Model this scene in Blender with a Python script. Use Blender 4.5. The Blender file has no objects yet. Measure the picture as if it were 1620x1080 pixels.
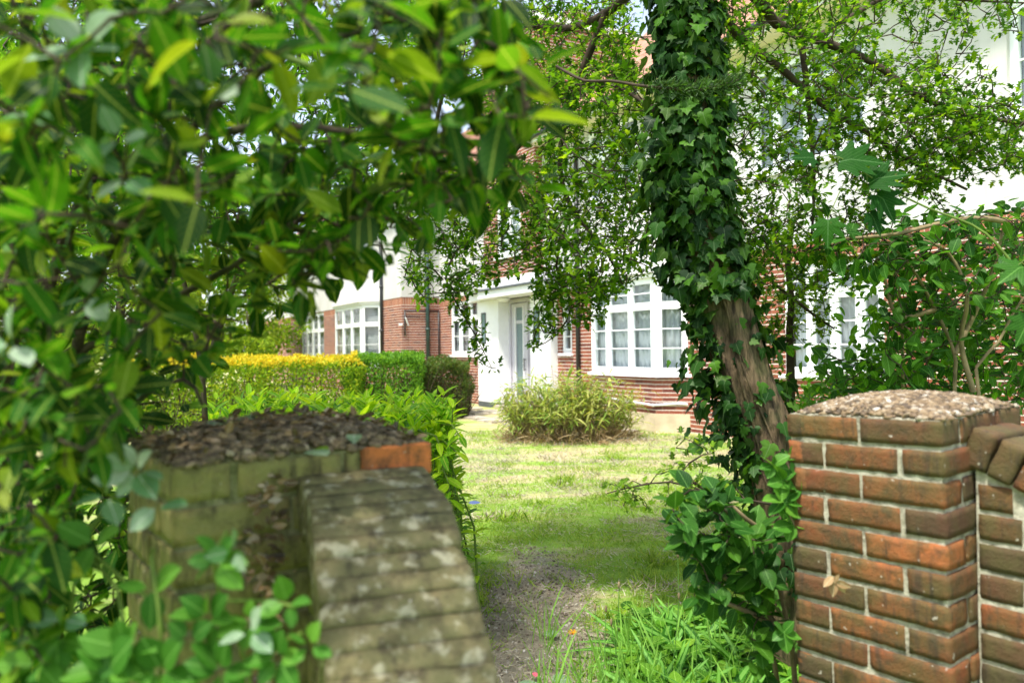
import bpy, math, random
import numpy as np
from mathutils import Vector, Matrix, noise
random.seed(7)
rng = np.random.default_rng(11)
S = bpy.context.scene
C = S.collection
R = math.radians

# ------------------------------------------------------------------ camera
ROLL, PITCH, F, EYE = R(.7), R(.5), 1215., 1.5
cam = bpy.data.cameras.new('camera'); co = bpy.data.objects.new('camera', cam); C.objects.link(co)
CM = Matrix.Rotation(math.pi / 2 + PITCH, 3, 'X') @ Matrix.Rotation(-ROLL, 3, 'Z')
co.matrix_world = Matrix.Translation((0, 0, EYE)) @ CM.to_4x4()
cam.lens = 27; cam.sensor_width = 36; cam.clip_start = .02; cam.clip_end = 2000
cam.dof.use_dof = True; cam.dof.focus_distance = 4.2; cam.dof.aperture_fstop = 2.5
S.camera = co
CMn = np.array(CM)


def P(px, py, d):
    """a point of the place seen at photo position (px, py), d metres ahead"""
    v = CMn @ np.array([(px - 810) / F, (540 - py) / F, -1.])
    return v / v[1] * d + np.array([0, 0, EYE])


def PP(pts):
    return [P(*p) for p in pts]


# ------------------------------------------------------------------ bookkeeping
def tag(o, label=None, cat=None, group=None, kind=None):
    for k, v in (('label', label), ('category', cat), ('group', group), ('kind', kind)):
        if v: o[k] = v
    return o


def empty(name, loc=(0, 0, 0), rz=0, label=None, cat=None, group=None):
    o = bpy.data.objects.new(name, None); C.objects.link(o)
    o.location = tuple(loc); o.rotation_euler = (0, 0, rz)
    o.empty_display_size = .2
    return tag(o, label, cat, group)


def link(name, me, mat, parent=None, world=False):
    o = bpy.data.objects.new(name, me); C.objects.link(o)
    if mat: me.materials.append(mat)
    if parent:
        o.parent = parent
        if world:   # vertices were given in world coordinates
            m = Matrix.LocRotScale(parent.location, parent.rotation_euler, (1, 1, 1))
            o.matrix_parent_inverse = m.inverted()
    return o


# ------------------------------------------------------------------ materials
class NT:
    def __init__(s, name):
        s.m = bpy.data.materials.new(name); s.m.use_nodes = True
        s.t = s.m.node_tree; s.t.nodes.clear()
        s.out = s.n('ShaderNodeOutputMaterial')

    def n(s, typ, **kw):
        nd = s.t.nodes.new(typ)
        for k, v in kw.items(): setattr(nd, k, v)
        return nd

    def set(s, sock, v):
        if isinstance(v, bpy.types.NodeSocket): s.t.links.new(v, sock)
        elif isinstance(v, (tuple, list)) and len(v) == 3 and sock.type == 'RGBA': sock.default_value = (*v, 1)
        else: sock.default_value = v

    def math(s, op, a, b=0., c=None):
        nd = s.n('ShaderNodeMath', operation=op)
        s.set(nd.inputs[0], a); s.set(nd.inputs[1], b)
        if c is not None: s.set(nd.inputs[2], c)
        return nd.outputs[0]

    def mix(s, f, a, b, mode='MIX'):
        nd = s.n('ShaderNodeMix', data_type='RGBA', blend_type=mode)
        s.set(nd.inputs[0], f); s.set(nd.inputs[6], a); s.set(nd.inputs[7], b)
        return nd.outputs[2]

    def ramp(s, f, stops, interp='LINEAR'):
        nd = s.n('ShaderNodeValToRGB'); cr = nd.color_ramp; cr.interpolation = interp
        while len(cr.elements) < len(stops): cr.elements.new(.5)
        for e, (p, c) in zip(cr.elements, stops):
            e.position = p; e.color = (*c, 1) if len(c) == 3 else c
        s.set(nd.inputs[0], f)
        return nd.outputs[0]

    def noise(s, scale, detail=4, rough=.6, vec=None, out=0):
        nd = s.n('ShaderNodeTexNoise'); nd.inputs['Scale'].default_value = scale
        nd.inputs['Detail'].default_value = detail; nd.inputs['Roughness'].default_value = rough
        s.set(nd.inputs['Vector'], vec if vec is not None else s.pos())
        return nd.outputs[out]

    def pos(s):
        if not hasattr(s, '_p'): s._p = s.n('ShaderNodeNewGeometry').outputs['Position']
        return s._p

    def island(s):
        return s.n('ShaderNodeNewGeometry').outputs['Random Per Island']

    def bump(s, h, strength=.5, dist=.01):
        nd = s.n('ShaderNodeBump'); nd.inputs['Strength'].default_value = strength
        nd.inputs['Distance'].default_value = dist; s.set(nd.inputs['Height'], h)
        return nd.outputs[0]

    def bsdf(s, col, rough=.6, spec=.4, normal=None, **kw):
        b = s.n('ShaderNodeBsdfPrincipled')
        s.set(b.inputs['Base Color'], col); s.set(b.inputs['Roughness'], rough)
        b.inputs['Specular IOR Level'].default_value = spec
        if normal is not None: s.set(b.inputs['Normal'], normal)
        for k, v in kw.items(): s.set(b.inputs[k], v)
        return b.outputs[0]

    def done(s, sh):
        s.t.links.new(sh, s.out.inputs[0]); return s.m


def simple(name, col, rough=.6, spec=.4, var=.12, scale=6, bumpd=0, metal=0):
    t = NT(name)
    n = t.noise(scale)
    c = t.mix(t.ramp(n, [(.3, (0, 0, 0)), (.7, (1, 1, 1))]), tuple(x * (1 - var) for x in col), tuple(min(1, x * (1 + var)) for x in col))
    nm = t.bump(t.noise(scale * 12), .6, bumpd) if bumpd else None
    return t.done(t.bsdf(c, rough, spec, nm, Metallic=metal))


def leaf_mat(name, stops, trans=.4, rough=.38, spec=.5, tcol=1.6, vein=True):
    """stops: colours spread over the leaves at random, one colour per leaf"""
    t = NT(name)
    k = len(stops)
    c = t.ramp(t.island(), [(i / max(1, k - 1), s_) for i, s_ in enumerate(stops)])
    n = t.noise(60, 2)
    c = t.mix(t.math('MULTIPLY', n, .5), c, tuple(x * .5 for x in stops[0]))
    if vein:
        sx = t.n('ShaderNodeSeparateXYZ'); t.set(sx.inputs[0], t.n('ShaderNodeUVMap').outputs[0])
        au = t.math('ABSOLUTE', t.math('SUBTRACT', sx.outputs[0], .5))
        rib = t.math('LESS_THAN', au, .016)
        sv = t.math('LESS_THAN', t.math('FRACT', t.math('SUBTRACT', t.math('MULTIPLY', sx.outputs[1], 7.), t.math('MULTIPLY', au, 9.))), .13)
        c = t.mix(t.math('MAXIMUM', t.math('MULTIPLY', rib, .5), t.math('MULTIPLY', sv, .22)), c, tuple(min(.6, x * 1.4 + .08) for x in stops[-1]))
        c = t.mix(t.math('MULTIPLY', t.ramp(t.noise(45, 4, .7), [(.66, (0, 0, 0)), (.72, (1, 1, 1))]), .5), c, (.14, .10, .03))
    nm = t.bump(t.noise(150, 2), .25, .003)
    p = t.bsdf(c, min(.65, rough + .08), spec * .38, nm)
    tr = t.n('ShaderNodeBsdfTranslucent')
    hs = t.mix(1, c, (tcol * 1.05, tcol, tcol * .45), 'MULTIPLY')
    t.set(tr.inputs[0], hs)
    mx = t.n('ShaderNodeMixShader'); mx.inputs[0].default_value = trans
    t.t.links.new(p, mx.inputs[1]); t.t.links.new(tr.outputs[0], mx.inputs[2])
    return t.done(mx.outputs[0])


def brick_mat():
    t = NT('house_brick')
    uv = t.n('ShaderNodeUVMap').outputs[0]
    sp = t.n('ShaderNodeSeparateXYZ'); t.set(sp.inputs[0], uv)
    u, v = sp.outputs[0], sp.outputs[1]
    wob = t.noise(3, 2)
    v2 = t.math('ADD', v, t.math('MULTIPLY', t.math('SUBTRACT', wob, .5), .012))
    rv = t.math('DIVIDE', v2, .0752)
    row = t.math('FLOOR', rv); fv = t.math('FRACT', rv)
    ru = t.math('ADD', t.math('DIVIDE', u, .228), t.math('MULTIPLY', t.math('MODULO', row, 2.), .5))
    cl = t.math('FLOOR', ru); fu = t.math('FRACT', ru)
    cv = t.n('ShaderNodeCombineXYZ'); t.set(cv.inputs[0], cl); t.set(cv.inputs[1], row)
    wn = t.n('ShaderNodeTexWhiteNoise', noise_dimensions='2D'); t.set(wn.inputs['Vector'], cv.outputs[0])
    bc = t.ramp(wn.outputs['Value'], [(0, (.10, .032, .028)), (.2, (.19, .05, .03)), (.45, (.27, .075, .04)), (.7, (.33, .105, .055)), (1, (.22, .07, .05))])
    bc = t.mix(t.math('MULTIPLY', t.noise(40), .5), bc, (.20, .08, .06))
    edge = t.math('MULTIPLY', t.math('SUBTRACT', t.noise(90, 2), .5), .16)
    bed = t.math('LESS_THAN', t.math('ADD', fv, edge), .19)
    head = t.math('LESS_THAN', t.math('ADD', fu, t.math('MULTIPLY', edge, .4)), .05)
    bc = t.mix(t.math('MULTIPLY', head, .75), bc, (.30, .19, .14))
    mort = t.mix(t.noise(25), (.50, .43, .36), (.86, .80, .72))
    col = t.mix(bed, bc, mort)
    hgt = t.math('SUBTRACT', 1., t.math('MAXIMUM', bed, t.math('MULTIPLY', head, .6)))
    hgt = t.math('ADD', hgt, t.math('MULTIPLY', t.noise(120), .4))
    return t.done(t.bsdf(col, .85, .2, t.bump(hgt, .5, .006)))


def soldier_mat():
    t = NT('soldier_brick')
    uv = t.n('ShaderNodeUVMap').outputs[0]
    sp = t.n('ShaderNodeSeparateXYZ'); t.set(sp.inputs[0], uv)
    ru = t.math('DIVIDE', sp.outputs[0], .0752)
    cl = t.math('FLOOR', ru); fu = t.math('FRACT', ru)
    wn = t.n('ShaderNodeTexWhiteNoise', noise_dimensions='1D'); t.set(wn.inputs['W'], cl)
    bc = t.ramp(wn.outputs['Value'], [(0, (.24, .08, .05)), (.5, (.38, .13, .07)), (1, (.44, .18, .10))])
    j = t.math('LESS_THAN', fu, .15)
    col = t.mix(j, t.mix(t.math('MULTIPLY', t.noise(40), .5), bc, (.22, .1, .07)), (.50, .40, .32))
    return t.done(t.bsdf(col, .85, .2, t.bump(t.math('SUBTRACT', 1., j), .4, .005)))


def render_mat():
    t = NT('white_render')
    c = t.mix(t.ramp(t.noise(.8, 5), [(.35, (0, 0, 0)), (.65, (1, 1, 1))]), (.54, .52, .50), (.60, .59, .58))
    mp = t.n('ShaderNodeMapping'); mp.inputs['Scale'].default_value = (1, 1, .12); t.set(mp.inputs['Vector'], t.pos())
    st = t.ramp(t.noise(6, 6, .7, mp.outputs[0]), [(.48, (0, 0, 0)), (.75, (1, 1, 1))])
    c = t.mix(t.math('MULTIPLY', st, .4), c, (.42, .39, .33))
    return t.done(t.bsdf(c, .9, .2, t.bump(t.noise(90, 5), .4, .006)))


def tile_mat():
    t = NT('clay_tiles')
    uv = t.n('ShaderNodeUVMap').outputs[0]
    sp = t.n('ShaderNodeSeparateXYZ'); t.set(sp.inputs[0], uv)
    rv = t.math('DIVIDE', sp.outputs[1], .085); row = t.math('FLOOR', rv); fv = t.math('FRACT', rv)
    ru = t.math('ADD', t.math('DIVIDE', sp.outputs[0], .17), t.math('MULTIPLY', t.math('MODULO', row, 2.), .5))
    cv = t.n('ShaderNodeCombineXYZ'); t.set(cv.inputs[0], t.math('FLOOR', ru)); t.set(cv.inputs[1], row)
    wn = t.n('ShaderNodeTexWhiteNoise', noise_dimensions='2D'); t.set(wn.inputs['Vector'], cv.outputs[0])
    c = t.ramp(wn.outputs['Value'], [(0, (.28, .11, .07)), (.5, (.42, .19, .13)), (1, (.50, .26, .19))])
    c = t.mix(t.math('MULTIPLY', t.math('LESS_THAN', fv, .14), .8), c, (.10, .05, .04))
    c = t.mix(t.math('MULTIPLY', t.noise(2), .4), c, (.32, .24, .18))
    return t.done(t.bsdf(c, .85, .2, t.bump(fv, .6, .02)))


def garden_brick_mat(name, stops, moss, mosscol, dark=.0, msc=9, lichen=False):
    t = NT(name)
    c = t.ramp(t.island(), stops)
    n1 = t.noise(26, 6, .7)
    c = t.mix(t.ramp(n1, [(.42, (0, 0, 0)), (.66, (1, 1, 1))]), c, t.mix(.55, c, (.10, .055, .03)))
    n2 = t.noise(msc, 6, .65)
    c = t.mix(t.math('MULTIPLY', t.ramp(n2, [(.5 - moss * .3, (0, 0, 0)), (.72 - moss * .2, (1, 1, 1))]), .8), c, mosscol)
    sc = t.n('ShaderNodeMapping'); sc.inputs['Scale'].default_value = (1, 1, .16); t.set(sc.inputs['Vector'], t.pos())
    n3 = t.noise(34, 4, .6, sc.outputs[0])
    c = t.mix(t.math('MULTIPLY', t.ramp(n3, [(.54, (0, 0, 0)), (.68, (1, 1, 1))]), .7), c, (.04, .03, .02))
    c = t.mix(t.math('MULTIPLY', t.ramp(t.noise(13, 5, .7), [(.52, (0, 0, 0)), (.66, (1, 1, 1))]), .55), c, (.05, .042, .02))
    n4 = t.noise(55, 3, .5)
    c = t.mix(t.ramp(n4, [(.70, (0, 0, 0)), (.74, (.7, .7, .7))]), c, (.50, .46, .38))
    if lichen:
        c = t.mix(t.ramp(t.noise(30, 3, .5), [(.54, (0, 0, 0)), (.68, (.75, .75, .75))]), c, (.46, .43, .29))
        c = t.mix(t.ramp(t.noise(19, 4, .6), [(.56, (0, 0, 0)), (.70, (.8, .8, .8))]), c, (.08, .07, .03))
    hb = t.math('ADD', t.noise(70, 5, .7), t.math('MULTIPLY', t.noise(260, 3), .4))
    return t.done(t.bsdf(c, .8, .3, t.bump(hb, .8, .006)))


M = {}
M['brick'] = brick_mat(); M['soldier'] = soldier_mat(); M['render'] = render_mat(); M['tile'] = tile_mat()
M['upvc'] = simple('white_frame', (.86, .87, .88), .35, .5, .02)
M['cream'] = simple('cream_paint', (.78, .70, .55), .7, .3, .08)
M['cream_plinth'] = simple('cream_plinth', (.55, .46, .32), .9, .2, .2, 4, .01)
M['white_paint'] = simple('white_paint', (.84, .84, .85), .6, .3, .03)
M['grey_door'] = simple('grey_door', (.55, .53, .58), .5, .4, .05)
M['lead'] = simple('lead_sheet', (.07, .08, .09), .6, .5, .3, 8)
M['black_pipe'] = simple('black_pipe', (.02, .022, .025), .4, .5, .2)
M['green_pipe'] = simple('green_pipe', (.02, .05, .045), .4, .5, .5, 5)
M['blind'] = simple('blind_white', (.72, .72, .70), .6, .3, .05)
M['stone'] = simple('path_stone', (.42, .37, .30), .9, .2, .3, 3, .01)
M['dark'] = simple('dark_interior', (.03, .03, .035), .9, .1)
M['petal'] = simple('yellow_petal', (.75, .32, .01), .7, .2)
M['pink'] = simple('pink_petal', (.7, .12, .18), .6, .3)
M['stem'] = simple('green_stem', (.10, .22, .04), .6, .3)
M['twig'] = simple('twig_bark', (.055, .038, .026), .8, .2, .4, 20)
M['pale_stem'] = simple('pale_stem', (.22, .17, .09), .8, .2, .3, 20)
M['green_shoot'] = simple('green_shoot', (.10, .16, .02), .6, .3, .3, 20)
M['litter'] = None


def glass_mat():
    t = NT('window_glass')
    lw = t.n('ShaderNodeLayerWeight'); lw.inputs[0].default_value = .5
    tr = t.n('ShaderNodeBsdfTransparent'); tr.inputs[0].default_value = (.86, .91, .92, 1)
    gl = t.n('ShaderNodeBsdfGlossy'); gl.inputs[1].default_value = .02
    mx = t.n('ShaderNodeMixShader'); t.set(mx.inputs[0], t.math('MULTIPLY_ADD', t.math('POWER', lw.outputs['Facing'], 4.), .8, .09))
    t.t.links.new(tr.outputs[0], mx.inputs[1]); t.t.links.new(gl.outputs[0], mx.inputs[2])
    return t.done(mx.outputs[0])


def obscure_mat():
    t = NT('obscure_glass')
    return t.done(t.bsdf(t.mix(t.noise(30), (.10, .16, .17), (.22, .30, .31)), .15, .6, t.bump(t.noise(80), .3, .004)))


def curtain_mat():
    t = NT('net_curtain')
    d = t.bsdf((.62, .65, .68), .9, .1)
    tr = t.n('ShaderNodeBsdfTranslucent'); tr.inputs[0].default_value = (.5, .53, .56, 1)
    mx = t.n('ShaderNodeMixShader'); mx.inputs[0].default_value = .3
    t.t.links.new(d, mx.inputs[1]); t.t.links.new(tr.outputs[0], mx.inputs[2])
    return t.done(mx.outputs[0])


def bark_mat(name, a, b, green=(.06, .08, .02)):
    t = NT(name)
    mp = t.n('ShaderNodeMapping'); mp.inputs['Scale'].default_value = (1, 1, .14); t.set(mp.inputs['Vector'], t.pos())
    n = t.noise(38, 6, .7, mp.outputs[0])
    c = t.mix(t.ramp(n, [(.38, (0, 0, 0)), (.62, (1, 1, 1))]), a, b)
    c = t.mix(t.math('MULTIPLY', t.ramp(t.noise(7, 4), [(.45, (0, 0, 0)), (.7, (1, 1, 1))]), .6), c, green)
    return t.done(t.bsdf(c, .9, .2, t.bump(n, 1., .03)))


def ground_mat():
    t = NT('lawn_ground')
    p = t.pos()
    mp = t.n('ShaderNodeMapping'); mp.inputs['Scale'].default_value = (.6, 1.6, 1); mp.inputs['Rotation'].default_value = (0, 0, .5); t.set(mp.inputs['Vector'], p)
    n = t.noise(1.3, 6, .7, mp.outputs[0])
    f = t.noise(60, 5, .75)
    g = t.mix(f, (.14, .29, .025), (.32, .48, .07))
    straw = t.mix(f, (.34, .28, .13), (.62, .55, .32))
    sy = t.n('ShaderNodeSeparateXYZ'); t.set(sy.inputs[0], p)
    nd = t.math('ADD', n, t.math('MULTIPLY', t.math('MINIMUM', t.math('SUBTRACT', sy.outputs[1], 8.5), 1.5), .03))
    c = t.mix(t.ramp(nd, [(.44, (0, 0, 0)), (.60, (1, 1, 1))]), g, straw)
    soil = t.mix(f, (.17, .14, .10), (.55, .48, .36))
    sx = t.n('ShaderNodeSeparateXYZ'); t.set(sx.inputs[0], p)
    # bare worn soil at the gateway: a patch with a fixed place on the ground
    dx = t.math('DIVIDE', t.math('SUBTRACT', sx.outputs[0], .08), .46); dy = t.math('DIVIDE', t.math('SUBTRACT', sx.outputs[1], 4.2), 1.6)
    r = t.math('SQRT', t.math('ADD', t.math('MULTIPLY', dx, dx), t.math('MULTIPLY', dy, dy)))
    r = t.math('ADD', r, t.math('MULTIPLY', t.math('SUBTRACT', t.noise(4, 5, .7), .5), 1.3))
    c = t.mix(t.ramp(r, [(.75, (1, 1, 1)), (1.0, (0, 0, 0))]), c, soil)
    return t.done(t.bsdf(c, .95, .15, t.bump(f, .9, .03)))


M['glass'] = glass_mat(); M['obscure'] = obscure_mat(); M['curtain'] = curtain_mat()
M['bark'] = bark_mat('tree_bark', (.04, .028, .018), (.24, .165, .095))
M['thinbark'] = bark_mat('thin_bark', (.04, .03, .022), (.12, .09, .06))
M['ground'] = ground_mat()


# ------------------------------------------------------------------ mesh builder
class MB:
    def __init__(s): s.v = []; s.f = []

    def add(s, vs, fs):
        o = len(s.v); s.v += [tuple(map(float, v)) for v in vs]; s.f += [tuple(i + o for i in f) for f in fs]; return s

    def quad(s, *p): return s.add(p, [tuple(range(len(p)))])

    def box(s, x0, x1, y0, y1, z0, z1):
        return s.add([(x0, y0, z0), (x1, y0, z0), (x1, y1, z0), (x0, y1, z0), (x0, y0, z1), (x1, y0, z1), (x1, y1, z1), (x0, y1, z1)],
                     [(3, 2, 1, 0), (4, 5, 6, 7), (0, 1, 5, 4), (1, 2, 6, 5), (2, 3, 7, 6), (3, 0, 4, 7)])

    def prism(s, poly, z0, z1):
        n = len(poly)
        return s.add([(x, y, z0) for x, y in poly] + [(x, y, z1) for x, y in poly],
                     [tuple(range(n))[::-1], tuple(range(n, 2 * n))] + [(i, (i + 1) % n, n + (i + 1) % n, n + i) for i in range(n)])

    def cbox(s, c, X, Y, Z, hx, hy, hz, ch):
        """chamfered box"""
        c, X, Y, Z = map(np.asarray, (c, X, Y, Z)); vs = []; idx = {}
        for sx in (-1, 1):
            for sy in (-1, 1):
                for sz in (-1, 1):
                    for a in range(3):
                        k = [hx - ch, hy - ch, hz - ch]; k[a] += ch
                        idx[sx, sy, sz, a] = len(vs)
                        vs.append(c + X * sx * k[0] + Y * sy * k[1] + Z * sz * k[2])
        fs = []
        for a in range(3):
            b, d = (a + 1) % 3, (a + 2) % 3
            for sg in (-1, 1):
                q = []
                for (p, r) in ((-1, -1), (1, -1), (1, 1), (-1, 1)):
                    k = [0, 0, 0]; k[a] = sg; k[b] = p; k[d] = r; q.append(idx[(*k, a)])
                fs.append(tuple(q if sg > 0 else q[::-1]))
        for a in range(3):       # edges along axis a
            b, d = (a + 1) % 3, (a + 2) % 3
            for p in (-1, 1):
                for r in (-1, 1):
                    k0 = [0, 0, 0]; k0[a] = -1; k0[b] = p; k0[d] = r; k1 = list(k0); k1[a] = 1
                    q = (idx[(*k0, b)], idx[(*k1, b)], idx[(*k1, d)], idx[(*k0, d)])
                    fs.append(q if p * r < 0 else q[::-1])
        for sx in (-1, 1):
            for sy in (-1, 1):
                for sz in (-1, 1):
                    q = tuple(idx[sx, sy, sz, a] for a in range(3)); fs.append(q if sx * sy * sz > 0 else q[::-1])
        return s.add(vs, fs)

    def tube(s, pts, rad, seg=8, cap=True):
        pts = [np.asarray(p, float) for p in pts]; n = len(pts)
        if np.isscalar(rad): rad = [rad] * n
        o = len(s.v); up = np.array([.3, .2, .93])
        for i, p in enumerate(pts):
            t = pts[min(i + 1, n - 1)] - pts[max(i - 1, 0)]; t = t / (np.linalg.norm(t) + 1e-9)
            a = np.cross(t, up)
            if np.linalg.norm(a) < .1: a = np.cross(t, [1, 0, 0])
            a /= np.linalg.norm(a); b = np.cross(t, a)
            for k in range(seg):
                w = 2 * math.pi * k / seg
                s.v.append(tuple(p + rad[i] * (a * math.cos(w) + b * math.sin(w))))
        for i in range(n - 1):
            for k in range(seg):
                k2 = (k + 1) % seg
                s.f.append((o + i * seg + k, o + i * seg + k2, o + (i + 1) * seg + k2, o + (i + 1) * seg + k))
        if cap:
            s.f.append(tuple(o + k for k in range(seg))[::-1]); s.f.append(tuple(o + (n - 1) * seg + k for k in range(seg)))
        return s

    def build(s, name, mat, parent=None, smooth=False, world=False, uv=True):
        me = bpy.data.meshes.new(name); me.from_pydata(s.v, [], s.f)
        if smooth: me.polygons.foreach_set('use_smooth', [True] * len(me.polygons))
        me.update()
        if uv and len(s.f) < 20000:
            L = me.uv_layers.new(name='UVMap').data
            for p in me.polygons:
                nx, ny, nz = p.normal
                h = math.hypot(nx, ny)
                for li in p.loop_indices:
                    x, y, z = me.vertices[me.loops[li].vertex_index].co
                    if h > .45 and abs(nz) < .5: L[li].uv = ((-ny * x + nx * y) / h, z)
                    elif h > .1: L[li].uv = ((-ny * x + nx * y) / h, z / max(h, .3))
                    else: L[li].uv = (x, y)
        return link(name, me, mat, parent, world)


def gbox(mb, c, X, Y, Z, hx, hy, hz, rnd=.0024, seed=0.):
    """brick with worn, rounded edges and chipped corners"""
    c, X, Y, Z = map(np.asarray, (c, X, Y, Z)); h = np.array([hx, hy, hz]); seg = [max(2, int(round(2 * k / .016))) for k in h]
    idx = {}
    def vert(i, j, k):
        if (i, j, k) not in idx:
            q = np.array([2 * i / seg[0] - 1, 2 * j / seg[1] - 1, 2 * k / seg[2] - 1]) * h
            w_ = c + X * q[0] + Y * q[1] + Z * q[2]; v_ = Vector(w_)
            r = rnd * (1 + .9 * noise.noise(v_ * 28) + (3.2 if noise.noise(v_ * 11 + Vector((3, 1, 7))) > .42 else 0))
            inner = np.clip(q, -(h - r), h - r); d = q - inner; L_ = np.linalg.norm(d)
            if L_ > 1e-9: q = inner + d / L_ * min(L_, r)
            p = c + X * q[0] + Y * q[1] + Z * q[2]
            nn_ = q / h; nn_ = np.where(np.abs(nn_) > .93, np.sign(nn_), 0)
            p = p + (X * nn_[0] + Y * nn_[1] + Z * nn_[2]) * (.0016 * noise.noise(v_ * 45) + .0012 * noise.noise(v_ * 110))
            idx[i, j, k] = len(mb.v); mb.v.append(tuple(p))
        return idx[i, j, k]
    for a in range(3):
        b, d = (a + 1) % 3, (a + 2) % 3
        for e in (0, seg[a]):
            for i in range(seg[b]):
                for j in range(seg[d]):
                    q = []
                    for (u, v) in ((i, j), (i + 1, j), (i + 1, j + 1), (i, j + 1)):
                        t = [0, 0, 0]; t[a] = e; t[b] = u; t[d] = v; q.append(vert(*t))
                    mb.f.append(tuple(q if e else q[::-1]))
    return mb


def wall(mb, x0, x1, z0, z1, y, holes=(), rev=.1):
    xs = sorted({x0, x1} | {min(max(a, x0), x1) for h in holes for a in h[:2]})
    zs = sorted({z0, z1} | {min(max(a, z0), z1) for h in holes for a in h[2:]})
    for a, b in zip(xs, xs[1:]):
        for c, d in zip(zs, zs[1:]):
            mx, mz = (a + b) / 2, (c + d) / 2
            if any(h[0] < mx < h[1] and h[2] < mz < h[3] for h in holes): continue
            mb.quad((a, y, c), (b, y, c), (b, y, d), (a, y, d))
    for (a, b, c, d) in holes:
        a, b, c, d = max(a, x0), min(b, x1), max(c, z0), min(d, z1)
        if a >= b or c >= d: continue
        mb.quad((a, y, c), (a, y + rev, c), (b, y + rev, c), (b, y, c))
        mb.quad((a, y, d), (b, y, d), (b, y + rev, d), (a, y + rev, d))
        mb.quad((a, y, c), (a, y, d), (a, y + rev, d), (a, y + rev, c))
        mb.quad((b, y, c), (b, y + rev, c), (b, y + rev, d), (b, y, d))
    return mb


# ------------------------------------------------------------------ leaves
def tmpl_oval(w=.5, n=5, fold=.18, curl=.12, tip=1.0):
    v = [(0, 0, 0)]; f = []
    st = [(i + 1) / (n + 1) for i in range(n)]
    for t in st:
        hw = w * .5 * math.sin(math.pi * t ** (.85 * tip)) ** .8
        z = -curl * t * t
        v += [(-hw, t, z + fold * hw), (0, t, z), (hw, t, z + fold * hw)]
    v.append((0, 1, -curl))
    f += [(0, 2, 1), (0, 3, 2)]
    for i in range(n - 1):
        a = 1 + 3 * i
        f += [(a, a + 1, a + 4, a + 3), (a + 1, a + 2, a + 5, a + 4)]
    a = 1 + 3 * (n - 1); e = len(v) - 1
    f += [(a, a + 1, e), (a + 1, a + 2, e)]
    return np.array(v, float), f


def tmpl_fan(outline, c=(0, .4), dome=.06):
    v = [(c[0], c[1], dome)] + [(x, y, 0 - .15 * (y - .4) ** 2 + .12 * abs(x)) for x, y in outline]
    n = len(outline)
    return np.array(v, float), [(0, 1 + i, 1 + (i + 1) % n) for i in range(n)]


def mirror(half): return half + [(-x, y) for x, y in reversed(half) if abs(x) > 1e-6]


T_OVAL = tmpl_oval(.50); T_OVAL2 = tmpl_oval(.62, 4, .12, .2); T_LAUREL = tmpl_oval(.34, 5, .25, .22)
T_ROUND = tmpl_oval(.74, 4, .15, .08); T_LANCE = tmpl_oval(.13, 4, .3, .35)
T_SMALL = tmpl_oval(.55, 2, .15, .1)
T_HAW = tmpl_fan(mirror([(0, 0), (.07, .18), (.36, .30), (.14, .42), (.44, .68), (.15, .68), (.15, .90), (0, 1.04)]))
T_IVY = tmpl_fan(mirror([(0, .08), (.16, -.06), (.40, .02), (.58, .26), (.40, .38), (.34, .46), (.42, .68), (.24, .70), (.10, .92), (0, 1.08)]), (0, .34), .09)
T_MAPLE = tmpl_fan(mirror([(0, .06), (.12, .0), (.40, -.02), (.34, .12), (.44, .20), (.70, .38), (.56, .44), (.40, .42), (.52, .62), (.60, .84), (.38, .74), (.20, .62), (.18, .84), (.12, .94), (0, 1.16)]), (0, .30), .05)


def nrm(a):
    return a / (np.linalg.norm(a, axis=-1, keepdims=True) + 1e-9)


def leaves(name, pos, dirs, nor, size, tm, mat, parent=None, aspect=None):
    pos = np.asarray(pos, float); N = len(pos)
    tv, tf = tm
    D = nrm(np.asarray(dirs, float)); n = np.asarray(nor, float)
    X = nrm(np.cross(D, n)); Z = np.cross(X, D)
    size = np.broadcast_to(np.asarray(size, float), (N,))[:, None, None]
    ax = np.ones((N, 1)) if aspect is None else np.asarray(aspect)[:, None]
    cz = rng.uniform(.1, 2.1, N)[:, None, None]
    V = pos[:, None, :] + size * (tv[None, :, 0:1] * ax[:, :, None] * X[:, None, :] + tv[None, :, 1:2] * D[:, None, :] + cz * tv[None, :, 2:3] * Z[:, None, :])
    nv = len(tv)
    lt = np.concatenate([np.array(f) for f in tf]); ln = np.array([len(f) for f in tf])
    loops = (lt[None, :] + (np.arange(N) * nv)[:, None]).ravel()
    tot = np.tile(ln, N); start = np.concatenate([[0], np.cumsum(tot)[:-1]])
    me = bpy.data.meshes.new(name)
    me.vertices.add(N * nv); me.vertices.foreach_set('co', V.ravel())
    me.loops.add(len(loops)); me.loops.foreach_set('vertex_index', loops.astype(np.int32))
    me.polygons.add(len(tot)); me.polygons.foreach_set('loop_start', start.astype(np.int32)); me.polygons.foreach_set('loop_total', tot.astype(np.int32))
    me.polygons.foreach_set('use_smooth', np.ones(len(tot), bool))
    if N * nv < 400000:
        uvl = me.uv_layers.new(name='UVMap'); uvl.data.foreach_set('uv', np.tile((tv[lt][:, :2] + [.5, 0]).astype(np.float32), (N, 1)).ravel())
    me.update(calc_edges=True); me.validate()
    return link(name, me, mat, parent, world=True)


def rv(n): return nrm(rng.normal(size=(n, 3)))


def inpoly(x, y, poly):
    r = False; j = len(poly) - 1
    for i in range(len(poly)):
        xi, yi = poly[i]; xj, yj = poly[j]
        if (yi > y) != (yj > y) and x < (xj - xi) * (y - yi) / (yj - yi) + xi: r = not r
        j = i
    return r


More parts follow.
